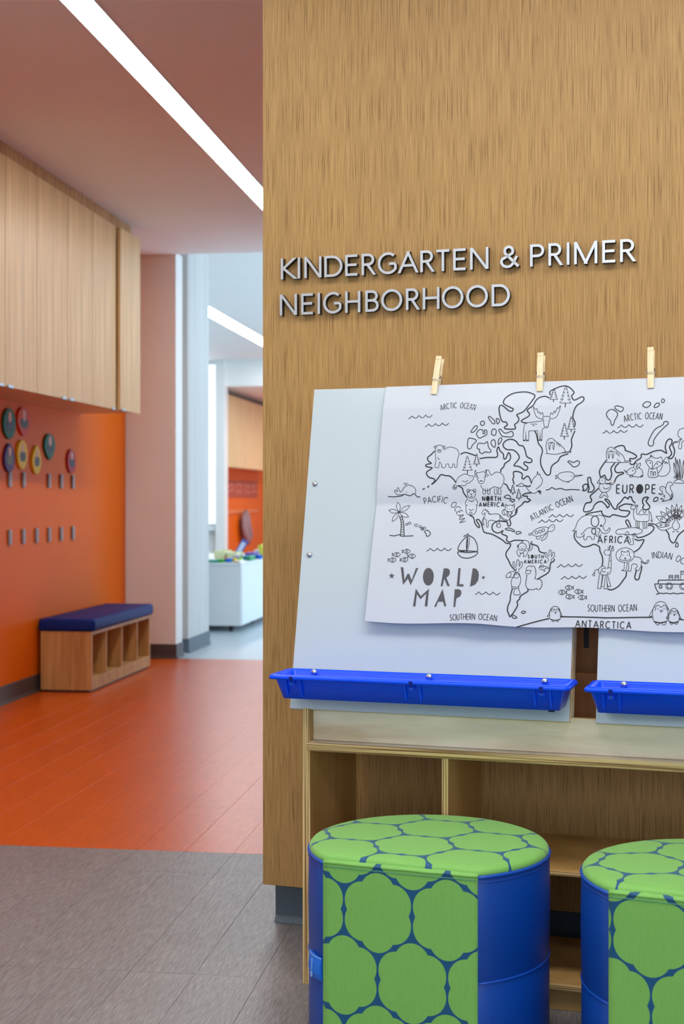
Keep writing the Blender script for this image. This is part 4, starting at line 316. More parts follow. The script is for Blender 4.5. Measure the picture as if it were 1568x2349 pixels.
def ribbon(pts, w, closed=False, hcut=None):
    """2D polyline -> left/right offset points, mitred"""
    K = len(pts); Lp, Rp = [], []
    for i, (x, y) in enumerate(pts):
        a = pts[(i-1) % K] if (closed or i > 0) else None; b = pts[(i+1) % K] if (closed or i < K-1) else None
        def nrm(p, q):
            dx, dy = q[0]-p[0], q[1]-p[1]; l = math.hypot(dx, dy) or 1e-9; return -dy/l, dx/l
        n1 = nrm(a, (x, y)) if a else None; n2 = nrm((x, y), b) if b else None
        n1 = n1 or n2; n2 = n2 or n1
        mx, my = n1[0]+n2[0], n1[1]+n2[1]; l = math.hypot(mx, my)
        if l < 1e-6: mx, my, l = n1[0], n1[1], 1
        mx, my = mx/l, my/l; k = max(0.45, mx*n1[0]+my*n1[1]); k = w/2/k
        Lp.append((x+mx*k, y+my*k)); Rp.append((x-mx*k, y-my*k))
    if hcut and not closed:
        for i, j in ((0, 1), (-1, -2)):
            x, y = pts[i]; dx, dy = pts[j][0]-x, pts[j][1]-y; l = math.hypot(dx, dy)
            yy = None
            if abs(dx) > 1e-4*l and abs(dy) > 0.25*l:
                if abs(y-hcut[0]) < 1e-6: yy = hcut[0]-w/2
                elif abs(y-hcut[1]) < 1e-6: yy = hcut[1]+w/2
            elif abs(dx) <= 1e-4*l:
                yy = hcut[0]-w/2 if abs(y-hcut[0]) < 1e-6 else (hcut[1]+w/2 if abs(y-hcut[1]) < 1e-6 else None)
            if yy is not None:
                xx = x+dx/dy*(yy-y); h_ = w/2*l/abs(dy)
                s = 1 if (Lp[i][0]-Rp[i][0]) > 0 else -1
                Lp[i] = (xx+s*h_, yy); Rp[i] = (xx-s*h_, yy)
    return Lp, Rp
def catmull(pts, closed, sub=4):
    K = len(pts); out = []
    for i in range(K if closed else K-1):
        p0 = pts[(i-1) % K] if (closed or i > 0) else pts[i]; p1 = pts[i]; p2 = pts[(i+1) % K]
        p3 = pts[(i+2) % K] if (closed or i < K-2) else p2
        for s in range(sub):
            t = s/sub
            out.append(tuple(0.5*((2*p1[k])+(-p0[k]+p2[k])*t+(2*p0[k]-5*p1[k]+4*p2[k]-p3[k])*t*t+(-p0[k]+3*p1[k]-3*p2[k]+p3[k])*t**3) for k in (0, 1)))
    if not closed: out.append(pts[-1])
    return out

# single-stroke capitals; (width, strokes), cap height 1
def arc(cx, cy, rx, ry, a0, a1, n=10):
    return [(cx+rx*math.cos(math.radians(a0+(a1-a0)*i/n)), cy+ry*math.sin(math.radians(a0+(a1-a0)*i/n))) for i in range(n+1)]
G = {
 'A': (.92, [[(0, 0), (.46, 1)], [(.46, 1), (.92, 0)], [(.16, .33), (.76, .33)]]),
 'B': (.58, [[(0, 0), (0, 1)], [(0, 1)]+arc(.28, .765, .25, .235, 90, -90)+[(0, .53)], [(0, .53)]+arc(.31, .265, .27, .265, 90, -90)+[(0, 0)]]),
 'C': (.88, [arc(.5, .5, .5, .5, 48, 312, 20)]),
 'D': (.82, [[(0, 0), (0, 1)], [(0, 1)]+arc(.34, .5, .48, .5, 90, -90, 16)+[(0, 0)]]),
 'E': (.54, [[(0, 0), (0, 1)], [(0, 1), (.54, 1)], [(0, .52), (.5, .52)], [(0, 0), (.54, 0)]]),
 'F': (.52, [[(0, 0), (0, 1)], [(0, 1), (.52, 1)], [(0, .5), (.46, .5)]]),
 'G': (.94, [arc(.5, .5, .5, .5, 50, 324, 20)+[(.905, .47)], [(.905, .47), (.56, .47)]]),
 'H': (.74, [[(0, 0), (0, 1)], [(.74, 0), (.74, 1)], [(0, .52), (.74, .52)]]),
 'I': (0.0, [[(0, 0), (0, 1)]]),
 'K': (.68, [[(0, 0), (0, 1)], [(.62, 1), (.06, .5)], [(.06, .53), (.68, 0)]]),
 'L': (.5, [[(0, 1), (0, 0)], [(0, 0), (.5, 0)]]),
 'M': (.96, [[(0, 0), (0, 1)], [(.03, 1), (.48, 0)], [(.48, 0), (.93, 1)], [(.96, 1), (.96, 0)]]),
 'N': (.8, [[(0, 0), (0, 1)], [(.045, 1), (.755, 0)], [(.8, 0), (.8, 1)]]),
 'O': (1.0, [arc(.5, .5, .5, .5, 0, 360, 32)]),
 'P': (.56, [[(0, 0), (0, 1)], [(0, 1)]+arc(.3, .735, .26, .265, 90, -90)+[(0, .47)]]),
 'R': (.62, [[(0, 0), (0, 1)], [(0, 1)]+arc(.3, .745, .26, .255, 90, -90)+[(0, .49)], [(.26, .49), (.6, 0)]]),
 'S': (.56, [arc(.28, .75, .25, .25, 40, 220, 10)+[(.28, .51)]+arc(.28, .25, .28, .25, 40, -150, 10)]),
 'T': (.68, [[(.34, 0), (.34, 1)], [(0, 1), (.68, 1)]]),
 'U': (.7, [[(0, 1), (0, .32)]+arc(.35, .32, .35, .32, 180, 360, 12)+[(.7, 1)]]),
 '&': (.84, [[(.84, 0), (.24, .62)]+arc(.36, .78, .2, .22, 212, -32, 14)+[(.1, .42)]+arc(.3, .26, .3, .26, 142, 300, 10)+[(.56, .14), (.76, .52)]]),
}

# ------------------------------------------------------------------ setting
def structure(name, bm, m, parent=None):
    o = obj(name, bm, m, parent); o['kind'] = 'structure'; return o
XL = -2.862           # orange wall plane
# floor: thin base with planks laid on it
fl = structure('floor', nbox(-3.1, 4.2, -3.0, 9.558, -0.06, -0.003), M['substrate'])
PW, PL, X0, Y0 = 0.1536, 0.871, -0.6405, 4.074
YB, YE = 4.318, 9.556
def plank_mesh(name, w, l, m):
    g = 0.00025
    bm = nbox(g, w-g, g, l-g, -0.003, 0.0, 0.0004)
    me = bpy.data.meshes.new(name); bm.to_mesh(me); bm.free(); me.materials.append(m); return me
pm = {}
def plank(x, y, w, l, m, key):
    k = (round(w, 4), round(l, 4), key)
    if k not in pm: pm[k] = plank_mesh('plank', w, l, m)
    o = bpy.data.objects.new('plank', pm[k]); COL.objects.link(o); o.parent = fl; o.location = (x, y, 0)
cells = []
for r in range(-5, 8):
    y0, y1 = Y0+r*PL, Y0+(r+1)*PL
    for a, b, key in ((y0, min(y1, YB), 'grey'), (max(y0, YB), min(y1, YE), 'orange')):
        if b-a < 0.01: continue
        xa, xb = (-2.2, 1.2) if key == 'grey' else (XL, -0.45)
        if key == 'orange' and a < 5: xa = -2.2
        i0 = math.floor((xa-X0)/PW); i1 = math.ceil((xb-X0)/PW)
        for i in range(i0, i1):
            x = X0+i*PW; w = PW
            if x < XL+0.003: w -= XL+0.003-x; x = XL+0.003
            if w > 0.02: cells.append((x, a, w, b-a, key))
near = [c for c in cells if 2.3 < c[1]+c[3] and not (c[4] == 'grey' and c[0] > -0.3 and c[1] > 3.1)]
for c in near: plank(c[0], c[1], c[2], c[3], M['plank_'+c[4]], c[4])
# floor finish further off to the sides, where no single plank shows
bm = bmesh.new()
for c in cells:
    if c not in near: box(bm, c[0]+.0005, c[0]+c[2]-.0005, c[1]+.0005, c[1]+c[3]-.0005, -.003, 0)
o = obj('plank_field', bm, M['plank_grey'], fl); o['kind'] = 'stuff'
bm = bmesh.new()
box(bm, -3.0, -2.2-.1, -3.0, YB, -.003, 0); box(bm, 1.25, 4.2, -3.0, YB, -.003, 0)
o = obj('side_field', bm, M['plank_grey'], fl)
bm = bmesh.new(); box(bm, -0.35, 4.2, YB, 9.55, -.003, 0); o = obj('side_field', bm, M['plank_orange'], fl)
structure('floor_far', nbox(-9.0, 3.0, 9.56, 21.0, -0.06, 0.0), M['floor_blue'])
structure('floor_alcove', nbox(-9.0, 3.0, 21.0, 26.0, -0.06, 0.0), M['plank_orange'])
# ceilings
structure('ceiling', nbox(-3.1, 4.35, -3.15, 9.558, 2.785, 3.35), M['ceiling'])
structure('ceiling_middle', nbox(-9.0, 3.0, 9.56, 20.9, 3.19, 3.35), M['white_wall'])
structure('ceiling_far', nbox(-5.25, 3.0, 21.05, 26.0, 2.80, 3.35), M['white_wall'])
# walls
structure('wall_left', nbox(XL-0.15, XL, 4.32, 9.558, 0, 2.785), M['orange_wall'])
structure('wall_left_near', nbox(XL-0.15, XL, -3.0, 4.319, 0, 2.785), M['white_wall'])
structure('wall_back', nbox(XL-0.15, -2.506, 9.56, 9.74, 0, 2.80), M['white_wall'])
bm = nbox(-3.05, -2.512, 9.93, 10.574, 0, 3.19, 0.006)
structure('wall_pier', bm, M['pier'])
structure('wall_recess', nbox(-3.05, -2.60, 9.742, 9.928, 0, 3.19), M['white_wall'])
structure('wall_middle_left', nbox(-9.15, -9.0, 9.6, 21.05, 0, 3.3), M['white_wall'])
structure('wall_middle_near', nbox(-9.0, -3.06, 9.75, 9.9, 0, 3.19), M['white_wall'])
structure('wall_middle_right', nbox(3.0, 3.15, 9.56, 26.0, 0, 3.3), M['white_wall'])
structure('wall_far', nbox(-4.71, 3.0, 20.9, 21.05, 2.80, 3.19), M['white_wall'])
structure('wall_far_jamb', nbox(-4.845, -4.71, 20.8, 21.05, 0, 3.19), M['white_wall'])
bm = bmesh.new(); box(bm, -9.0, -6.3, 20.9, 21.05, 0, 3.19); box(bm, -6.3, -4.845, 20.9, 21.05, 0, 0.68)
structure('wall_far_left', bm, M['white_wall'])
structure('wall_alcove', nbox(-5.25, -5.10, 21.06, 25.9, 0, 2.80), M['orange_wall'])
structure('wall_end', nbox(-5.25, 3.0, 25.9, 26.05, 0, 2.80), M['white_wall'])
bm = bmesh.new()
for a in ((-3.0, -2.1, 0, 2.785), (3.1, 4.35, 0, 2.785), (-2.1, 3.1, 0, .75), (-2.1, 3.1, 2.72, 2.785)): box(bm, a[0], a[1], -3.15, -3.0, a[2], a[3])
structure('wall_front', bm, M['white_wall'])
structure('wall_side', nbox(4.2, 4.35, -3.0, 9.5, 0, 2.785), M['white_wall'])
structure('wall_corridor_end', nbox(-0.3, 4.2, 9.4, 9.55, 0, 2.785), M['white_wall'])
# baseboards with a little toe at the foot
def base_profile(bm, p0, p1, nrm, hgt, th=0.008):
    p0, p1, n = Vector(p0), Vector(p1), Vector(nrm)
    prof = [(0, 0), (0.018, 0), (0.016, 0.004), (th, 0.016), (th, hgt-0.004), (th-0.004, hgt), (0, hgt)]
    A = [bm.verts.new(p0+n*a+Vector((0, 0, z))) for a, z in prof]; B = [bm.verts.new(p1+n*a+Vector((0, 0, z))) for a, z in prof]
    k = len(prof)
    for i in range(k): bm.faces.new((A[i], A[(i+1) % k], B[(i+1) % k], B[i]))
    bm.faces.new(A[::-1]); bm.faces.new(B)
bm = bmesh.new(); base_profile(bm, (XL+.001, -3, 0.001), (XL+.001, 9.54, 0.001), (1, 0, 0), 0.097); structure('baseboard_left', bm, M['base'])
bm = bmesh.new(); base_profile(bm, (XL+.02, 9.559, 0.001), (-2.498, 9.559, 0.001), (0, -1, 0), 0.098); base_profile(bm, (-2.505, 9.55, 0.001), (-2.505, 9.74, 0.001), (1, 0, 0), 0.098); structure('baseboard_back', bm, M['base'])
bm = bmesh.new(); base_profile(bm, (-2.62, 9.929, 0.001), (-2.505, 9.929, 0.001), (0, -1, 0), 0.1); base_profile(bm, (-2.511, 9.92, 0.001), (-2.511, 10.574, 0.001), (1, 0, 0), 0.1); structure('baseboard_pier', bm, M['base_dark'])

# oak partition, turned ten degrees; its own frame is shared by the easel
EO = Vector((-0.5286, 3.1753, 0)); EA = math.radians(-10.087)
wood = obj('wall_right', nbox(-0.2506, 2.4, 0.37, 0.62, 0.1085, 2.785, 0.001), M['oak'], loc=EO); wood.rotation_euler = (0, 0, EA); wood['kind'] = 'structure'
bm = bmesh.new(); box(bm, -0.228, 2.38, 0.433, 0.60, 0.001, 0.1085)
base_profile(bm, (-0.236, 0.432, 0.001), (2.38, 0.432, 0.001), (0, -1, 0), 0.107)
bw = obj('baseboard_right', bm, M['base_dark'], loc=EO); bw.rotation_euler = (0, 0, EA); bw['kind'] = 'structure'

# far window beside the jamb
wf = bpy.data.objects.new('window_1', None); COL.objects.link(wf); wf['kind'] = 'structure'; wf.location = (0, 20.97, 0)
bm = bmesh.new()
for a in ((-6.3, -6.24, .68, 3.19), (-4.862, -4.845, .68, 3.19), (-5.6, -5.55, .74, 3.13)): box(bm, a[0], a[1], -.05, .05, a[2], a[3])
box(bm, -6.24, -4.862, -.05, .05, .68, .74); box(bm, -6.24, -4.862, -.05, .05, 3.13, 3.19)
obj('window_frame', bm, M['white_lam'], wf)
for a, b in ((-6.24, -5.6), (-5.55, -4.862)): obj('pane', nbox(a, b, -.006, .006, .74, 3.13), M['lit_pane'], wf)
obj('window_sill', nbox(-6.3, -4.86, -.22, -.071, .64, .68, .004), M['white_lam'], wf)

# ------------------------------------------------------------------ lights in the ceilings
def strip(name, x0, x1, y0, y1, z, mat, label):
    t = thing(name, label, 'ceiling light', ((x0+x1)/2, y0, z))
    w = (x1-x0)/2; l = y1-y0
    obj('diffuser', nbox(-w, w, 0.006, l-0.006, -0.004, -0.001), mat, t)
    bm = bmesh.new(); box(bm, -w-.006, -w-.0005, 0, l, -.005, 0); box(bm, w+.0005, w+.006, 0, l, -.005, 0); box(bm, -w, w, 0, .005, -.005, 0); box(bm, -w, w, l-.005, l, -.005, 0)
    obj('trim_frame', bm, M['white_lam'], t)
strip('linear_ceiling_light', -1.612, -1.504, 1.2, 9.3, 2.785, M['strip'], 'long recessed white light strip in the pinkish corridor ceiling')
strip('linear_ceiling_light', -3.77, -3.58, 12.5, 20.5, 3.19, M['strip2'], 'shorter white light strip in the pale blue ceiling of the far room')

# ------------------------------------------------------------------ overhead cabinets in the corridor
def cabinet(y0, ym, y1, label, ajar=0.0, x=-2.504, z0=1.627, z1=2.714, xb=None, mat=None):
    xb = XL if xb is None else xb; m = mat or M['oak_far']
    t = thing('wall_cabinet', label, 'cabinet', (xb, y0, z0), group=None)
    D = x-xb; W = y1-y0; H = z1-z0
    obj('cabinet_body', nbox(0.001, D-.022, .001, W-.001, 0.006, H-.002, .001), m, t)
    for a, b, pull, dj in ((0, ym-y0, ym-y0-.06, 0), (ym-y0, W, ym-y0+.06, ajar)):
        d = obj('door', nbox(-.019, 0, .0025, b-a-.0025, 0, H, .0015), m, t, loc=(D+dj*.020, a+dj*.016, 0))
        p = pull-a
        bm = bmesh.new(); box(bm, -.004, .006, p-.035, p+.035, -.005, -.0005, .001); box(bm, .002, .006, p-.035, p+.035, -.005, .012, .001)
        obj('edge_pull', bm, M['chrome'], d)
    return t
cabinet(5.96, 6.413, 6.839, 'oak wall cabinet at the left edge of the photo, furthest from the pink wall')
cabinet(6.839, 7.301, 7.7236, 'middle one of the three oak wall cabinets above the orange wall')
cabinet(7.7236, 8.170, 8.599, 'oak wall cabinet nearest the pink wall, wide dark gap between its doors', ajar=1.0)
# scribe strip between door tops and ceiling, in front of the cabinet tops
structure('trim_1', nbox(-2.86, -2.524, 4.9, 8.54, 2.716, 2.7845, .001), M['oak_bench'])  # darker bench oak stands in for the strip being unlit
# far alcove cabinets
for k, (a, b, c) in enumerate(((21.07, 21.8, 22.5), (22.505, 23.2, 23.9), (23.905, 24.6, 25.3))):
    cabinet(a, b, c, ('far oak wall cabinet seen past the white jamb, its left unit', 'far oak wall cabinet second from the white jamb', 'far oak wall cabinet mostly hidden by the oak partition')[k], x=-4.74, z0=1.6, z1=2.70, xb=-5.10)
# pale lettering on a rust band that paints the far wall's shadowed area
o = tag(obj('lettered_shade_band', nbox(-5.099, -5.093, 21.3, 25.2, 1.13, 1.42, .001), col('shade_band', (176, 74, 52))), 'rust coloured painted shadow band with pale scribbled lettering on far orange wall', 'shade_band')
bm = bmesh.new(); rr = random.Random(3)
for y in (21.45, 22.1, 22.75, 23.4, 24.1, 24.7):
    for z in (1.34, 1.24):
        pts = [(y+i*.055, z+rr.uniform(-.03, .03)) for i in range(9)]
        a, b = ribbon(pts, .016)
        vs_ = [[bm.verts.new((-5.0922, p[0], p[1])) for p in q] for q in (a, b)]
        for i in range(len(a)-1): bm.faces.new((vs_[0][i], vs_[0][i+1], vs_[1][i+1], vs_[1][i]))
obj('scribble_print', bm, col('scribble', (206, 150, 136)), o)['kind'] = 'stuff'
o = tag(obj('hook_rail', nbox(-5.099, -5.075, 21.3, 25.2, .87, .93, .003), col('rail', (222, 130, 80))), 'thin pale rail of coat hooks across the far orange wall', 'rail')
# coat on the rail
bm = bmesh.new()
prof = [(.90, .03, .02), (.87, .09, .045), (.78, .17, .07), (.66, .17, .085), (.55, .2, .09), (.46, .17, .085), (.40, .12, .07), (.34, .05, .04)]
loops = []
for z, ry, rx in prof:
    loops.append([(-5.06+rx*(0.9*math.cos(a)+.3*math.cos(5*a+z*9))*.8+.06, 23.72+(.9-z)*.42+.03*math.sin(z*17)+1.2*ry*(math.sin(a)+.2*math.sin(4*a+z*7)), z+.03*math.sin(2*a+1)) for a in [2*math.pi*i/28 for i in range(28)]])
loft(bm, loops)
tag(obj('coat', bm, col('coat', (160, 140, 146), .8), smooth=True), 'small mauve grey coat hanging on the far orange wall', 'coat')

# ------------------------------------------------------------------ left wall: photo cut-outs and hooks
def cutout(y, z, w, h, tip, rgb, label, key, cloth):
    """teardrop / oval board, tip +1 narrows to the top, -1 to the bottom"""
    t = thing('photo_cutout', label, 'photo cutout', (XL, y, z), group='balloon shaped photo cutouts on the orange wall')
    def outline(s):
        pts = []
        for i in range(28):
            a = 2*math.pi*i/28; v = math.sin(a); k = 1-0.42*max(0, tip*v)**1.3*abs(tip)
            pts.append((math.cos(a)*w/2*k*s, v*h/2*s))
        return pts
    bm = bmesh.new(); loft(bm, [[(x, p[0], p[1]) for p in outline(s)] for x, s in ((0.001, .98), (.012, 1.0), (.014, .98))])
    obj('board', bm, col('cutout_'+key, rgb, .55), t)
    hd = .012+.14*h; R_ = w*.125
    bm = bmesh.new(); prism(bm, [(R_*math.cos(a), hd+R_*1.5*math.sin(a)*.9) for a in [2*math.pi*i/14 for i in range(14)]], .0143, .0150, lambda a, b, c: (c, a, b))
    obj('face_print', bm, col('skin_print', (226, 176, 160)), t)
    bm = bmesh.new(); s = h
    prism(bm, [(p*w/.17, q*s) for p, q in ((-.02, .115), (.02, .115), (.046, .06), (.052, -.08), (.034, -.23), (-.034, -.23), (-.052, -.08), (-.046, .06))], .0142, .0147, lambda a, b, c: (c, a, b))
    obj('clothing_print', bm, col('cloth_print'+cloth[0], cloth[1]), t)
dk = ('a', (40, 38, 46)); gy = ('b', (70, 66, 74)); kh = ('c', (104, 98, 70))
cutout(7.362, 1.505, .178, .168, -.25, (20, 104, 78), 'green oval photo cutout above the purple one, nearest the left edge', 'green', dk)
cutout(7.578, 1.528, .20, .160, -1, (216, 70, 14), 'red orange photo cutout in the top row, beside a green one', 'red', gy)
cutout(7.362, 1.321, .150, .158, 1, (76, 44, 120), 'purple photo cutout, narrow at its top, below a green one', 'purple', kh)
cutout(7.556, 1.344, .150, .164, -.35, (242, 206, 12), 'yellow oval photo cutout directly below the red orange one', 'yellow', gy)
cutout(7.780, 1.322, .140, .164, 1, (242, 208, 8), 'yellow photo cutout, narrow at its top, lower than its yellow neighbour', 'yellow', gy)
cutout(7.996, 1.404, .182, .154, -1, (20, 100, 64), 'green photo cutout, narrow at its bottom, second from the right', 'green', dk)
cutout(8.386, 1.330, .150, .150, .15, (178, 30, 52), 'crimson oval photo cutout at the right end of the group', 'crimson', dk)
def hook_mesh():
    bm = bmesh.new()
    box(bm, .0005, .003, -.008, .008, -.030, .030, .0008); box(bm, .0025, .015, -.016, .016, -.041, .041, .003, 2)
    return bm
hm = None
ord_ = ['first', 'second', 'third', 'fourth', 'fifth', 'sixth']
tops = [(7.378, 'under the purple cutout'), (7.586, 'under the upper yellow cutout'), (7.996, 'under the right green cutout'), (8.208, 'just left of the crimson cutout'), (8.4225, 'under the crimson cutout')]
for y, w_ in tops:
    o = obj('coat_hook', hook_mesh(), col('hook_grey', (150, 150, 158), .4), loc=(XL, y, 1.205), smooth=False) if hm is None else None
    if o is None: o = hm.copy(); COL.objects.link(o); o.location = (XL, y, 1.205)
    hm = hm or o
    tag(o, 'metal coat hook in the upper row, '+w_, 'coat hook', 'coat hooks on the orange wall')
for i, y in enumerate((7.378, 7.583, 7.79, 7.998, 8.207, 8.4225)):
    o = hm.copy(); COL.objects.link(o); o.location = (XL, y, .891)
    tag(o, 'metal coat hook in the lower row, %s from the left' % ord_[i], 'coat hook', 'coat hooks on the orange wall')

# ------------------------------------------------------------------ cubby bench
bx0, bx1, by0, by1 = -2.835, -2.535, 7.80, 9.02
t = thing('cubby_bench', 'low oak cubby bench with four openings and navy cushion on orange floor', 'bench', (bx0, by0, 0))
Wd, Ln, Hh = bx1-bx0, by1-by0, 0.345
m = M['oak_bench']
obj('end_panel', nbox(0, Wd, 0, .02, .012, Hh, .001), m, t); obj('end_panel', nbox(0, Wd, Ln-.02, Ln, .012, Hh, .001), m, t)
obj('top_panel', nbox(0, Wd, .0205, Ln-.0205, Hh-.02, Hh, .001), m, t); obj('bottom_panel', nbox(.012, Wd-.002, .0205, Ln-.0205, .062, .08, .001), m, t)
obj('back_panel', nbox(0, .01, .0205, Ln-.0205, .012, Hh-.021), m, t)
obj('kickboard', nbox(Wd-.02, Wd-.001, .0205, Ln-.0205, .012, .0615, .001), m, t)
for y in (7.78+.305, 8.4, 8.725): obj('divider', nbox(.011, Wd-.001, y-by0-.009, y-by0+.009, .081, Hh-.021, .001), m, t)
obj('plinth', nbox(.02, Wd-.015, .012, Ln-.012, 0, .0115), M['black'], t)
bm = nbox(-.012, Wd+.022, -.012, Ln+.012, Hh+.001, Hh+.072, .02, 4)
obj('cushion', bm, M['navy'], t, smooth=True)

# ------------------------------------------------------------------ far toy island
ix0, ix1, iy0, iy1 = -4.2, -2.47, 11.55, 13.6
t = thing('toy_island', 'white rolling toy table on black casters in the far room', 'table', (ix0, iy0, 0))
W_, D_ = ix1-ix0, iy1-iy0
obj('cabinet_body', nbox(.004, W_-.004, .004, D_-.004, .05, .548, .002), M['white_lam'], t)
obj('table_top', nbox(0, W_, 0, D_, .5485, .572, .003), M['white_lam'], t)
obj('side_panel', nbox(W_-.0035, W_+.004, .02, .92, .06, .54, .001), M['white_lam'], t); obj('side_panel', nbox(W_-.0035, W_+.004, .935, D_-.02, .06, .54, .001), M['white_lam'], t)
for cx_, cy_ in ((W_-.1, .07), (W_-.1, .9), (W_-.1, D_-.12), (.1, .1), (.9, .07)):
    bm = bmesh.new(); cyl(bm, (cx_-.016, cy_, .022), (cx_+.016, cy_, .022), .0215, n=14); box(bm, cx_-.02, cx_+.02, cy_-.012, cy_+.012, .03, .0495)
    obj('caster', bm, M['black'], t)
ZT = .5725
def toy(name, bm, rgb, label, key, cat='toy', smooth=False):
    return tag(obj(name, bm, col('toy_'+key, rgb, .4), smooth=smooth), label, cat)
def ball(x, y, z, r):
    bm = bmesh.new(); bmesh.ops.create_uvsphere(bm, u_segments=14, v_segments=10, radius=r, matrix=Matrix.Translation((x, y, z))); return bm
def tray_bm(x0, x1, y0, y1, z0, z1, wl=.006):
    bm = bmesh.new()
    def rc(a, z): return [(x0+a, y0+a, z), (x1-a, y0+a, z), (x1-a, y1-a, z), (x0+a, y1-a, z)]
    loft(bm, [rc(.01, z0), rc(0, z1), rc(wl, z1), rc(.01+wl, z0+wl)]); return bm
toy('toy_bin', tray_bm(-2.86, -2.76, 12.2, 12.5, ZT, .645), (236, 236, 186), 'pale yellow open toy bin at the left on the far white table', 'cream', 'bin')
toy('toy_bin', tray_bm(-2.745, -2.655, 12.22, 12.5, ZT, .632), (240, 238, 190), 'pale yellow open toy bin beside another one, right of it on the white table', 'cream', 'bin')
toy('building_plate', nbox(-2.80, -2.68, 11.6, 11.8, ZT, .592, .003), (16, 150, 130), 'teal building plate at the front left of the far white table', 'teal')
toy('building_block', nbox(-2.69, -2.64, 11.62, 11.72, ZT, .598, .003), (44, 168, 46), 'bright green block on the far table beside teal plate', 'green')
toy('building_block', nbox(-2.675, -2.645, 11.80, 11.86, ZT, .606, .003), (230, 78, 40), 'small red orange block behind the bright green one', 'red')
toy('building_block', nbox(-2.63, -2.585, 11.66, 11.76, ZT, .604, .003), (40, 120, 214), 'mid blue block right of the bright green block', 'blue')
toy('toy_ball', ball(-2.56, 11.70, ZT+.019, .019), (236, 196, 30), 'small yellow toy ball near the front of far table', 'yellow', 'toy', True)
toy('building_block', nbox(-2.57, -2.53, 11.82, 11.9, ZT, .603, .003), (150, 200, 40), 'lime block just behind the yellow toy ball', 'lime')
toy('paper_card', nbox(-2.535, -2.482, 11.58, 11.74, ZT, .590, .002), (246, 246, 244), 'white card box at the front corner of far table', 'white', 'box')
toy('wood_block', nbox(-2.53, -2.495, 11.562, 11.578, ZT, .585, .001), (222, 180, 120), 'tan wooden block before the white card box', 'tan')
toy('building_block', nbox(-2.62, -2.54, 12.4, 12.6, ZT, .625, .004), (84, 72, 168), 'violet block in the middle of far table', 'violet')
toy('building_block', nbox(-2.60, -2.53, 12.1, 12.25, ZT, .606, .004), (28, 140, 160), 'dark teal block in front of violet block', 'dteal')
toy('building_block', nbox(-2.66, -2.62, 12.1, 12.2, ZT, .61, .004), (170, 150, 200), 'lilac block left of the dark teal block', 'lilac')
toy('building_block', nbox(-2.52, -2.485, 12.0, 12.2, ZT, .612, .003), (60, 160, 110), 'sea green block along the right rim of far table', 'sea')
bm = nbox(-.022, .022, -.07, .07, 0, .035, .004); bmesh.ops.rotate(bm, verts=bm.verts, matrix=Matrix.Rotation(.5, 3, 'Z')); bmesh.ops.translate(bm, verts=bm.verts, vec=(-2.505, 12.42, ZT))
toy('building_block', bm, (20, 98, 196), 'dark blue block turned askew at the right of far table', 'dblue')
toy('toy_box', nbox(-2.58, -2.50, 13.1, 13.35, ZT, .70, .004), (238, 242, 246), 'white box standing at the back of far table', 'white', 'box')
bm = nbox(-.02, .02, -.10, .10, 0, .105, .003); bmesh.ops.rotate(bm, verts=bm.verts, matrix=Matrix.Rotation(-.35, 3, 'Y')); bmesh.ops.translate(bm, verts=bm.verts, vec=(-2.54, 12.93, ZT+.01))
toy('picture_book', bm, (206, 204, 74), 'leaning yellow green book in front of the white box', 'book', 'book')
toy('toy_box', nbox(-2.66, -2.60, 13.0, 13.2, ZT, .63, .004), (244, 236, 240), 'low pinkish white box at the back of far table', 'pinkw', 'box')
bm = nbox(-.03, .03, -.008, .008, 0, .155, .003); bmesh.ops.rotate(bm, verts=bm.verts, matrix=Matrix.Rotation(.55, 3, 'Y')); bmesh.ops.translate(bm, verts=bm.verts, vec=(-2.80, 12.9, ZT+.016))
o = toy('picture_board', bm, (54, 82, 176), 'blue tilted picture board sticking up from the far table', 'pboard', 'board')
bm = nbox(-.02, .02, -.0095, -.0083, .02, .135); bmesh.ops.rotate(bm, verts=bm.verts, matrix=Matrix.Rotation(.55, 3, 'Y')); bmesh.ops.translate(bm, verts=bm.verts, vec=(-2.80, 12.9, ZT+.016))
obj('picture_print', bm, col('toy_pale', (206, 216, 240)), o)
# low shelf under the far window with two toys
t = thing('low_shelf', 'low white shelf under the far window', 'shelf', (-6.2, 19.9, 0))
obj('shelf_body', nbox(0, 1.36, 0, .5, .0, .38, .004), M['white_lam'], t); obj('shelf_top', nbox(-.01, 1.37, -.01, .51, .381, .40, .004), col('shelf_top', (120, 150, 170)), t)
tag(obj('toy_ball', ball(-4.885, 20.0, .40+.07, .07), col('toy_crimson', (214, 40, 66)), smooth=True), 'red toy ball on the low shelf beneath the far window', 'toy')
bm = bmesh.new(); box(bm, -4.99, -4.845, 20.15, 20.32, .4005, .55, .02, 2); cyl(bm, (-4.92, 20.24, .55), (-4.92, 20.24, .70), .05, .03, 10)
tag(obj('toy_lantern', bm, col('toy_dark', (40, 48, 70))), 'dark navy toy with a narrow neck on the low window shelf', 'toy')

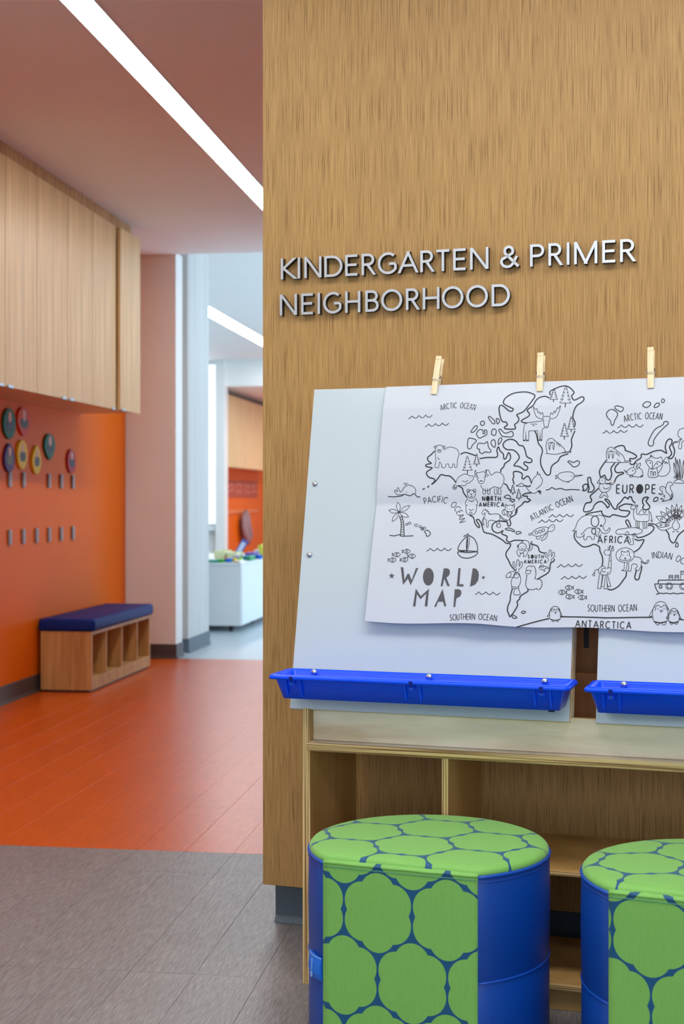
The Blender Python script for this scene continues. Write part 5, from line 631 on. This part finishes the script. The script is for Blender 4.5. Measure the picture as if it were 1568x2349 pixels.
# ------------------------------------------------------------------ sign on the oak partition
sign = thing('wall_sign', 'brushed metal letters on oak reading KINDERGARTEN & PRIMER NEIGHBORHOOD', 'sign', EO, EA)
SH, ST = 0.0532, 0.0064
for row, zb, ext in SIGN:
    for ch, (u0, u1) in zip(row, ext):
        w0, strokes = G[ch]; bm = bmesh.new()
        rnd = ch in 'OGC&'; ov = 0.0006 if rnd else 0
        for si, s in enumerate(strokes):
            if w0: fx = lambda x: u0+ST/2+(x/w0)*(u1-u0-ST)
            else: fx = lambda x: (u0+u1)/2
            fy = lambda y: zb+ST/2-ov+y*(SH-ST+2*ov)
            P = [(fx(x), fy(y)) for x, y in s]
            closed = ch == 'O'
            if closed: P = P[:-1]
            a, b = ribbon(P, ST, closed, None if rnd else (fy(0), fy(1)))
            yf = 0.3520+si*0.00006; yb = 0.3700
            K = len(P); q = []
            for i in range(K):
                q.append([bm.verts.new((a[i][0], yf, a[i][1])), bm.verts.new((b[i][0], yf, b[i][1])), bm.verts.new((b[i][0], yb, b[i][1])), bm.verts.new((a[i][0], yb, a[i][1]))])
            for i in range(K if closed else K-1):
                A, B = q[i], q[(i+1) % K]
                for j in range(4): bm.faces.new((A[j], A[(j+1) % 4], B[(j+1) % 4], B[j])).material_index = 0 if j == 0 else 1
            if not closed: bm.faces.new(q[0]).material_index = 1; bm.faces.new(q[-1][::-1]).material_index = 1
        obj('letter', bm, [M['brushed'], M['dark_metal']], sign)

# ------------------------------------------------------------------ display easel with shelves
easel = thing('display_easel', 'plywood shelf easel with two whiteboards and blue trays against the oak wall', 'easel', EO, EA)
EW = 1.255
def side(u0, u1):
    bm = bmesh.new(); poly = [(0, .0), (0, .622), (.012, .628), (.15, 1.22), (.26, 1.22), (.345, .66), (.345, .0)]
    prism(bm, poly, u0, u1, lambda a, b, c: (c, a, b))
    for f in bm.faces:
        f.normal_update()
    bmesh.ops.recalc_face_normals(bm, faces=bm.faces[:])
    for f in bm.faces: f.material_index = 0 if abs(f.normal.x) > .5 else 1
    return bm
obj('side_panel', side(-.0094, .0084), [M['birch_shaded'], M['ply_x']], easel)
obj('side_panel', side(EW-.0084, EW+.0094), [M['birch_shaded'], M['ply_x']], easel)
def board2(x0, x1, y0, y1, z0, z1, axis, bev=.002, face=None):
    """ply board: faces veneer, edges plies (axis = thickness)"""
    bm = nbox(x0, x1, y0, y1, z0, z1, bev, 2); bmesh.ops.recalc_face_normals(bm, faces=bm.faces[:])
    for f in bm.faces: f.material_index = 0 if abs(f.normal[axis]) > .9 else 1
    return obj(face[0], bm, [face[1], (M['ply_x'], M['ply_y'], M['ply_z'])[axis]], easel)
board2(-.0012, EW+.0012, -.004, .345, .5262, .5485, 2, .006, ('top_shelf', M['birch']))
board2(.0085, EW-.0085, .020, .036, .549, .6255, 1, .001, ('fascia', M['birch']))
board2(.3131, .3278, .002, .335, .012, .5260, 0, .001, ('divider', M['birch_shaded']))
board2(.328, EW-.0085, .0, .335, .2887, .3017, 2, .004, ('middle_shelf', M['birch_shaded']))
board2(.0085, .3129, .0, .335, .2887, .3017, 2, .004, ('middle_shelf', M['birch_shaded']))
board2(.0085, EW-.0085, .0, .335, .044, .0595, 2, .004, ('bottom_shelf', M['birch_shaded']))
board2(.0085, EW-.0085, .012, .028, .0, .0438, 1, .001, ('kickboard', M['birch_shaded']))
# slotted centre upright and rail behind the boards
bm = nbox(.55, .72, .215, .235, .64, 1.25, .001)
o = obj('centre_upright', bm, M['brown_ply'], easel)
obj('adjuster_slot', nbox(.5916, .6035, .2135, .2149, .757, 1.1, .0), M['black'], o)
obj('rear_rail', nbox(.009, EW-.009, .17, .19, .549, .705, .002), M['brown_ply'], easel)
TILT = math.atan2(.168, .7363); BL = .7552
def bframe(u, n=0.0, z=.620):
    e = bpy.data.objects.new('whiteboard', None); return e
def whiteboard(u0, w):
    bm = bmesh.new(); box(bm, 0, w, 0, .011, 0, BL, .0012, 2); bmesh.ops.recalc_face_normals(bm, faces=bm.faces[:])
    for f in bm.faces: f.material_index = 0 if f.normal.y < -.9 else 1
    o = obj('whiteboard', bm, [M['whiteboard'], M['ply_y']], easel, loc=(u0, 0, .620)); o.rotation_euler = (-TILT, 0, 0)
    o['label'] = 'glossy white writing board with screws'
    for x in (.020, w-.020):
        for z in (.3549, .524):
            bm = bmesh.new(); rr_ = [(.0, .0067), (-.0015, .0066), (-.003, .0052), (-.0042, .003), (-.0045, .0018)]
            loft(bm, [[(x+r*math.cos(a), y_, z+r*math.sin(a)) for a in [2*math.pi*i/16 for i in range(16)]] for y_, r in rr_])
            box(bm, x-.003, x+.003, -.0049, -.0044, z-.0006, z+.0006)
            obj('screw', bm, M['steel'], o, smooth=True)
    for x in (0.0, w-.022):
        obj('frame_stile', nbox(x, x+.022, .0112, .062, .0, .70, .002), M['birch'], o)
    return o
BW = .634
whiteboard(-.0409, BW); whiteboard(.6484, BW)
# blue trays
def rrect(x0, x1, y0, y1, z, r, k=5):
    pts = []
    for (cx_, cy_, a0) in ((x1-r, y0+r, -90), (x1-r, y1-r, 0), (x0+r, y1-r, 90), (x0+r, y0+r, 180)):
        for i in range(k+1):
            a = math.radians(a0+90*i/k); pts.append((cx_+r*math.cos(a), cy_+r*math.sin(a), z))
    return pts
def blue_tray(u0):
    x1 = .660; n0, n1 = -.120, .013; z1 = .0; h = .055
    bm = bmesh.new()
    lo = [rrect(.024, x1-.024, n0+.032, n1-.014, -h, .008), rrect(.011, x1-.011, n0+.013, n1-.010, -.010, .012), rrect(.011, x1-.011, n0+.012, n1-.010, -.009, .012),
          rrect(0, x1, n0, n1, -.010, .016), rrect(-.001, x1+.001, n0-.001, n1, -.005, .016), rrect(.003, x1-.003, n0+.003, n1-.001, -.0005, .014), rrect(.011, x1-.011, n0+.012, n1-.008, 0, .012),
          rrect(.015, x1-.015, n0+.016, n1-.012, -.004, .010), rrect(.027, x1-.027, n0+.035, n1-.016, -h+.003, .007)]
    loft(bm, lo)
    o = obj('marker_tray', bm, M['blue_plastic'], easel, smooth=False, loc=(u0, 0, .711)); o['label'] = 'blue plastic marker tray'
    for p in o.data.polygons: p.use_smooth = True
    sl = .0195/.045
    for c in (.055, .325, .603):
        # two ribs and a moulded screw boss under the rim
        for dx in (-.0165, .0165):
            bm = bmesh.new()
            P = [(dx_, n0+.0065, -.0105) for dx_ in (c+dx-.0021, c+dx+.0021)]+[(dx_, n0+.0245, -.047) for dx_ in (c+dx+.0021, c+dx-.0021)]
            Q = [(p[0], p[1]+.006, p[2]) for p in P]
            loft(bm, [P, Q])
            obj('rib', bm, M['blue_plastic'], o)
        bm = bmesh.new(); cyl(bm, (c, n0+.0050, -.0165), (c, n0+.020, -.0165), .0068, n=14); box(bm, c-.006, c+.006, n0+.0050, n0+.018, -.0165, -.0105)
        obj('boss', bm, M['blue_plastic'], o)
        bm = bmesh.new(); cyl(bm, (c, n0+.0035, -.0185), (c, n0+.0053, -.0185), .0030, n=10); obj('boss_screw', bm, M['piping'], o)
        obj('rim_notch', nbox(c-.004, c+.004, n0-.0018, n0-.0006, -.0098, -.0025), col('deep_blue', (2, 24, 120)), o)
    for c in (.068, .335, .590):
        bm = bmesh.new(); bmesh.ops.create_uvsphere(bm, u_segments=14, v_segments=8, radius=.0075, matrix=Matrix.Translation((c, n1-.018, -.0065)))
        for v in bm.verts: v.co.y = n1-.018+(v.co.y-n1+.018)*.6
        obj('screw', bm, M['steel'], o, smooth=True)
    obj('foot_pad', nbox(x1-.050, x1-.036, n0+.04, n0+.055, -h-.005, -h-.0002, .002), M['black'], o)
blue_tray(-.0490); blue_tray(.6405)

# ------------------------------------------------------------------ paper map and clothespins on the easel boards
tz, tn = .7363/BL, .168/BL
def P3(u, w, h):      # u along the easel, w up the leaning board, h out from the board face
    return (u, w*tn-h*tz, .620+w*tz+h*tn)
def hp(u, w):
    q = max(0.0, (.62-w)/.42)
    v = .0135+.010*q*q
    e = w-.4745; v -= .0100*math.exp(-abs(e)/(.034 if e > 0 else .09))
    c_ = u-(.400+.010*(w-.2)/.55); v += (.0090*(.5+.5*min(1, q+.3)))*math.exp(-abs(c_)/(.03 if c_ > 0 else .08))
    c_ = u-.662; v -= .0095*math.exp(-abs(c_)/(.034 if c_ < 0 else .09))
    v += .0018*math.sin(u*13+1.0)*q
    if w > .70: v = v*(1-(w-.70)/.06*.75) if w < .76 else v*.25
    return max(.0012, v)
CT = ((.1386, .7555), (1.12, .764), (.1307, .2005), (1.11, .197))
mp_ = thing('paper_map', 'large white paper world map with black line drawings pinned over two whiteboards', 'map', EO, EA)
nu, nw = 160, 96; vts = []; fcs = []
for j in range(nw+1):
    b = j/nw
    for i in range(nu+1):
        a = i/nu
        u = (CT[2][0]*(1-a)+CT[3][0]*a)*(1-b)+(CT[0][0]*(1-a)+CT[1][0]*a)*b; w = (CT[2][1]*(1-a)+CT[3][1]*a)*(1-b)+(CT[0][1]*(1-a)+CT[1][1]*a)*b
        if j == 0: w += .0022*math.sin(u*22)
        vts.append(P3(u, w, hp(u, w)))
for j in range(nw):
    for i in range(nu):
        k = j*(nu+1)+i; fcs.append((k, k+1, k+nu+2, k+nu+1))
o = raw('paper_sheet', vts, fcs, M['paper'], mp_, True)
class Ink:
    def __init__(s): s.v = []; s.f = []
    def stroke(s, pts, w, closed, lift=.0005):
        a, b = ribbon(pts, w, closed); n0 = len(s.v); K = len(pts)
        for p, q in zip(a, b): s.v += [P3(p[0], p[1], hp(*p)+lift), P3(q[0], q[1], hp(*q)+lift)]
        for i in range(K if closed else K-1):
            j = (i+1) % K; s.f.append((n0+2*i, n0+2*i+1, n0+2*j+1, n0+2*j))
    def poly(s, pts, lift=.0006):
        n0 = len(s.v)
        for p in pts: s.v.append(P3(p[0], p[1], hp(*p)+lift))
        for t in tessellate_polygon([[Vector((p[0], p[1], 0)) for p in pts]]): s.f.append(tuple(n0+k for k in t))
def decode(key):
    for it in INK[key].split('|'):
        c, d = it.split(':'); v = [int(k)/4000 for k in d.split()]
        yield int(c), list(zip(v[0::2], v[1::2]))
def dens(pts, step=.02):
    out = [pts[0]]
    for p, q in zip(pts, pts[1:]):
        k = max(1, int(math.hypot(q[0]-p[0], q[1]-p[1])/step))
        out += [(p[0]+(q[0]-p[0])*i/k, p[1]+(q[1]-p[1])*i/k) for i in range(1, k+1)]
    return out
for name, keys in (('coastline_print', (('T', .0026), ('M', .0019))), ('animal_print', (('t', .00125), ('m', .0016)))):
    ik = Ink()
    for key, wd in keys:
        for c, pts in decode(key):
            small = len(pts) <= 5 and c == 1 and max(p[0] for p in pts)-min(p[0] for p in pts) < .004
            if small: ik.poly([(p[0]+(p[0]-pts[0][0])*0, p[1]) for p in pts]); 
            P = dens(pts) if c == 2 else catmull(pts, c == 1, 4)
            ik.stroke(P, .0009 if small else wd, c == 1, .0005 if key in 'TM' else .0004)
    raw(name, ik.v, ik.f, M['ink'], mp_)['kind'] = 'stuff'
ik = Ink()
for c, pts in decode('F'): ik.poly(pts)
raw('title_print', ik.v, ik.f, M['ink_grey'], mp_)['kind'] = 'stuff'
ik = Ink()
for s, pv, hgt, wmm in MAPTEXT:
    p = [(pv[i]/4000, pv[i+1]/4000) for i in (0, 2, 4)]; hgt /= 4000
    ctrl = (2*p[1][0]-(p[0][0]+p[2][0])/2, 2*p[1][1]-(p[0][1]+p[2][1])/2)
    bez = [((1-t)**2*p[0][0]+2*t*(1-t)*ctrl[0]+t*t*p[2][0], (1-t)**2*p[0][1]+2*t*(1-t)*ctrl[1]+t*t*p[2][1]) for t in [i/60 for i in range(61)]]
    cum = [0]
    for q, r in zip(bez, bez[1:]): cum.append(cum[-1]+math.hypot(r[0]-q[0], r[1]-q[1]))
    tot = cum[-1]
    gw = [0.42 if ch == ' ' else max(.06, G[ch][0]*.70) for ch in s]
    sc = 1.0; gap = (tot/hgt-sum(gw))/(len(s)-1)
    if gap < .16: sc = (tot/hgt-.16*(len(s)-1))/sum(gw); gap = .16
    x = 0.0
    for ch, g in zip(s, gw):
        gwid = g*sc*hgt
        if ch != ' ':
            mid = x+gwid/2; i = max(0, min(59, next((k for k in range(60) if cum[k+1] >= mid), 59)))
            f_ = (mid-cum[i])/max(1e-9, cum[i+1]-cum[i]); bx = bez[i][0]+(bez[i+1][0]-bez[i][0])*f_; by = bez[i][1]+(bez[i+1][1]-bez[i][1])*f_
            an = math.atan2(bez[i+1][1]-bez[i][1], bez[i+1][0]-bez[i][0]); ca, sa = math.cos(an), math.sin(an)
            w0 = G[ch][0]
            for st_ in G[ch][1]:
                P = []
                for (gx, gy) in st_:
                    lx = ((gx/w0-.5)*gwid) if w0 else 0; ly = gy*hgt
                    P.append((bx+lx*ca-ly*sa, by+lx*sa+ly*ca))
                cl = ch == 'O'
                if cl: P = P[:-1]
                ik.stroke(P, max(wmm, 1.35)/1000, cl)
                if (cl and wmm > 1.5): ik.poly(P)
        x += gwid+gap*hgt
raw('lettering_print', ik.v, ik.f, M['ink'], mp_)['kind'] = 'stuff'

def clothespin(u0, w0, u1, w1, label):
    """wooden spring pin; (u0,w0) jaw end low on the paper, (u1,w1) handle end"""
    t = bpy.data.objects.new('clothespin', None); COL.objects.link(t)
    tag(t, label, 'clothespin', 'clothespins along the top of the map')
    R_ = Matrix.Rotation(EA, 4, 'Z'); p = P3(u0, w0, hp(u0, w0))
    lean = math.atan2(u1-u0, w1-w0)
    t.matrix_world = Matrix.Translation(EO) @ R_ @ Matrix.Translation(p) @ Matrix.Rotation(-TILT, 4, 'X') @ Matrix.Rotation(lean, 4, 'Y')
    Ln_ = math.hypot(u1-u0, w1-w0)
    # local: x across, -y out of the board, z up the pin
    def leg(sgn, y0):
        prof = [(0, 0), (0, .0035), (.028, .0050), (.030, .0036), (.034, .0036), (.036, .0052), (.055, .0056), (Ln_-.012, .0042), (Ln_-.011, .0036), (Ln_-.009, .0036), (Ln_-.008, .0042), (Ln_, .0040)]
        poly = [(y0+sgn*h_, z) for z, h_ in prof[1:]]+[(y0+sgn*(.0 if z < .04 else -.0), z) for z in ()]
        inner = [(y0+sgn*(-(z-.04)*.0), z) for z in (Ln_, 0)]
        return [(a, b) for a, b in poly]+inner
    for sgn, y0, sl in ((-1, -.0004, -.05), (1, .0150, .0)):
        bm = bmesh.new(); poly = leg(sgn, y0)
        prism(bm, [(a+sl*b*.6, b) for a, b in poly], -.0068, .0068, lambda a, b, c: (c, a, b))
        obj('jaw', bm, M['pine'], t)
    bm = bmesh.new()
    cyl(bm, (-.0095, .002, .0430), (.0095, .002, .0430), .0032, n=12)
    tube(bm, [(-.0085, .002, .046), (-.0092, -.004, .040), (-.0085, -.0078, .033), (0, -.0080, .0322), (.0085, -.0078, .033), (.0092, -.004, .040), (.0085, .002, .046)], .0008, 6)
    tube(bm, [(-.0085, .004, .046), (-.0085, .019, .033), (0, .0195, .0322), (.0085, .019, .033), (.0085, .004, .046)], .0008, 6)
    obj('spring', bm, M['steel'], t, smooth=True)
clothespin(.2565, .7331, .2648, .8237, 'leftmost clothespin, tilted, above the first ARCTIC OCEAN lettering')
clothespin(.5016, .7345, .5010, .8242, 'middle clothespin, upright, above the drawn moose')
clothespin(.7471, .7364, .7449, .8293, 'rightmost clothespin, above the right ARCTIC OCEAN lettering')

# ------------------------------------------------------------------ drum stools
def stool(name, c, ang, label, front_off, top_off, top_swap, top_rot, tagged):
    r, half, zt = .240, .152, .415; off = math.sqrt(r*r-half*half); a0 = math.asin(half/r)
    t = thing(name, label, 'stool', (c[0], c[1], 0), ang, 'green and blue drum stools')
    # outline: flat front at y=-off, round elsewhere (counter-clockwise from the front right corner)
    def outline(s, inset=0.0, k=44):
        pts = []
        rr_, oo = r-inset, off-inset; aa = math.asin(min(.99, math.sqrt(max(0, rr_*rr_-oo*oo))/rr_)); hf = rr_*math.sin(aa)
        cor = []
        for i in range(k+1):
            th_ = -math.pi/2+aa+(2*math.pi-2*aa)*i/k; pts.append((rr_*math.cos(th_), rr_*math.sin(th_)))
        pts = pts[:]
        fl_ = [(-hf+2*hf*i/12, -oo) for i in range(1, 12)]
        return [(x*s, y*s) for x, y in pts+fl_]
    ff = flower_fabric('flower_fabric_front', ('X', 'Z'), front_off, .1365, 1.06, False)
    ft = flower_fabric('flower_fabric_top', ('X', 'Y'), top_off, .150, 1.0, top_swap, top_rot)
    bm = bmesh.new()
    lv = [(0.0, .012), (.004, .004), (.012, 0), (.195, 0), (.199, .002), (.203, 0), (.30, -.0015), (.388, 0), (.3965, .0035)]
    loft(bm, [[(x, y, z) for x, y in outline(1, i_)] for z, i_ in lv])
    obj('drum', bm, M['vinyl'], t, smooth=False)
    for p in t.children[0].data.polygons: p.use_smooth = abs(p.normal.z) < .7
    # padded top with soft edge
    bm = bmesh.new(); lv = [(.394, .0035), (.400, .0012), (.405, .0020), (.4095, .006), (.4125, .013), (.4145, .028), (.4160, .07), (.4165, .12)]
    R_ = loft(bm, [[(x, y, z) for x, y in outline(1, i_)] for z, i_ in lv])
    obj('padded_top', bm, ft, t, smooth=True)
    # green front panel, wrapped a little around the two corners
    bm = bmesh.new(); hf = half+.0005
    xs = [-hf+2*hf*i/24 for i in range(25)]
    def yy(x, z): return -off-.0042-.0025*math.sin(math.pi*(x+hf)/(2*hf))*min(1, (z)/.1)
    zs = [.004, .05, .12, .20, .28, .35, .388, .3945, .399, .4035]
    fr = [[(x, yy(x, z)+max(0, z-.394)*.5, z) for x in xs] for z in zs]
    vf = [[bm.verts.new(p) for p in row] for row in fr]; vb = [[bm.verts.new((p[0], -off-.0012+(.004 if p[2] > .394 else 0), p[2])) for p in row] for row in fr]
    for j in range(len(zs)-1):
        for i in range(24): bm.faces.new((vf[j][i], vf[j][i+1], vf[j+1][i+1], vf[j+1][i])); bm.faces.new((vb[j][i+1], vb[j][i], vb[j+1][i], vb[j+1][i+1]))
        bm.faces.new((vb[j][0], vf[j][0], vf[j+1][0], vb[j+1][0])); bm.faces.new((vf[j][24], vb[j][24], vb[j+1][24], vf[j+1][24]))
    for i in range(24): bm.faces.new((vf[-1][i], vf[-1][i+1], vb[-1][i+1], vb[-1][i])); bm.faces.new((vf[0][i+1], vf[0][i], vb[0][i], vb[0][i+1]))
    o = obj('front_panel', bm, ff, t, smooth=True); o['label'] = 'green flower-print fabric front'
    bm = bmesh.new(); tube(bm, [(x, yy(x, .398)-.0006+.0022, .3985+.0012*math.sin(x*90)*.3) for x in xs], .0030, 8); obj('front_seam', bm, ff, t, smooth=True)
    bm = bmesh.new(); tube(bm, [(x, yy(x, .39)-.0002, .3915) for x in xs], .0009, 6); obj('stitching', bm, M['thread'], t, smooth=True)
    # piping round the arc, side seam half way up
    arcp = lambda z, e: [((r+e)*math.cos(-math.pi/2+a0+(2*math.pi-2*a0)*i/60), (r+e)*math.sin(-math.pi/2+a0+(2*math.pi-2*a0)*i/60), z) for i in range(61)]
    bm = bmesh.new(); tube(bm, arcp(.3955, -.0005), .0036, 8); obj('piping', bm, M['piping'], t, smooth=True)
    bm = bmesh.new(); tube(bm, arcp(.386, .0002), .0012, 6); obj('top_stitch', bm, M['piping'], t, smooth=True)
    bm = bmesh.new(); tube(bm, arcp(.199, -.0006), .0024, 8); obj('side_seam', bm, M['piping'], t, smooth=True)
    if tagged:
        bm = bmesh.new(); th0 = -math.pi/2-a0-.02; n_ = 10
        fa = []
        for i in range(n_+1):
            th_ = th0-.25*i/n_; e = .0035+.004*math.sin(math.pi*i/n_)
            fa.append([bm.verts.new(((r+q)*math.cos(th_), (r+q)*math.sin(th_), z)) for q, z in ((e, .168), (e+.004, .180), (e+.003, .198), (e, .2110), (.0008, .2110), (.0008, .168))])
        for A, B in zip(fa, fa[1:]):
            for j in range(6): bm.faces.new((A[j], A[(j+1) % 6], B[(j+1) % 6], B[j]))
        bm.faces.new(fa[0]); bm.faces.new(fa[-1][::-1])
        tg = obj('label_tag', bm, M['tag'], t); tg['label'] = 'bright blue fabric tag with a printed zipper pull'
        bm = bmesh.new(); th_ = th0-.115
        pl = lambda a, z: ((r+.0113)*math.cos(th_-a), (r+.0113)*math.sin(th_-a), z)
        tube(bm, [pl(-.012, .206), pl(-.008, .198), pl(0, .184), pl(.004, .179)], .0008, 6)
        tube(bm, [pl(.004+.014*math.sin(a), .1745+.0048*math.cos(a)) for a in [2*math.pi*i/14 for i in range(14)]], .0008, 6, True)
        tube(bm, [((r+.0037+.004*math.sin(math.pi*i/12))*math.cos(th0-.25*i/12), (r+.0037+.004*math.sin(math.pi*i/12))*math.sin(th0-.25*i/12), .2108) for i in range(13)], .0007, 6)
        obj('tag_print', bm, M['tag_print'], tg, smooth=True)
    return t
stool('drum_stool', (-.2273, 2.8511), math.radians(-12.59), 'green and blue drum stool left of the other, with a bright blue tag', (-.0413, .313), (-.009, -.0687), True, 0.0, True)
stool('drum_stool', (.3108, 2.7047), math.radians(-14.88), 'green and blue drum stool cut off by the right edge of the photo', (-.0777, .334), (-.1265, -.031), False, math.radians(-5), False)
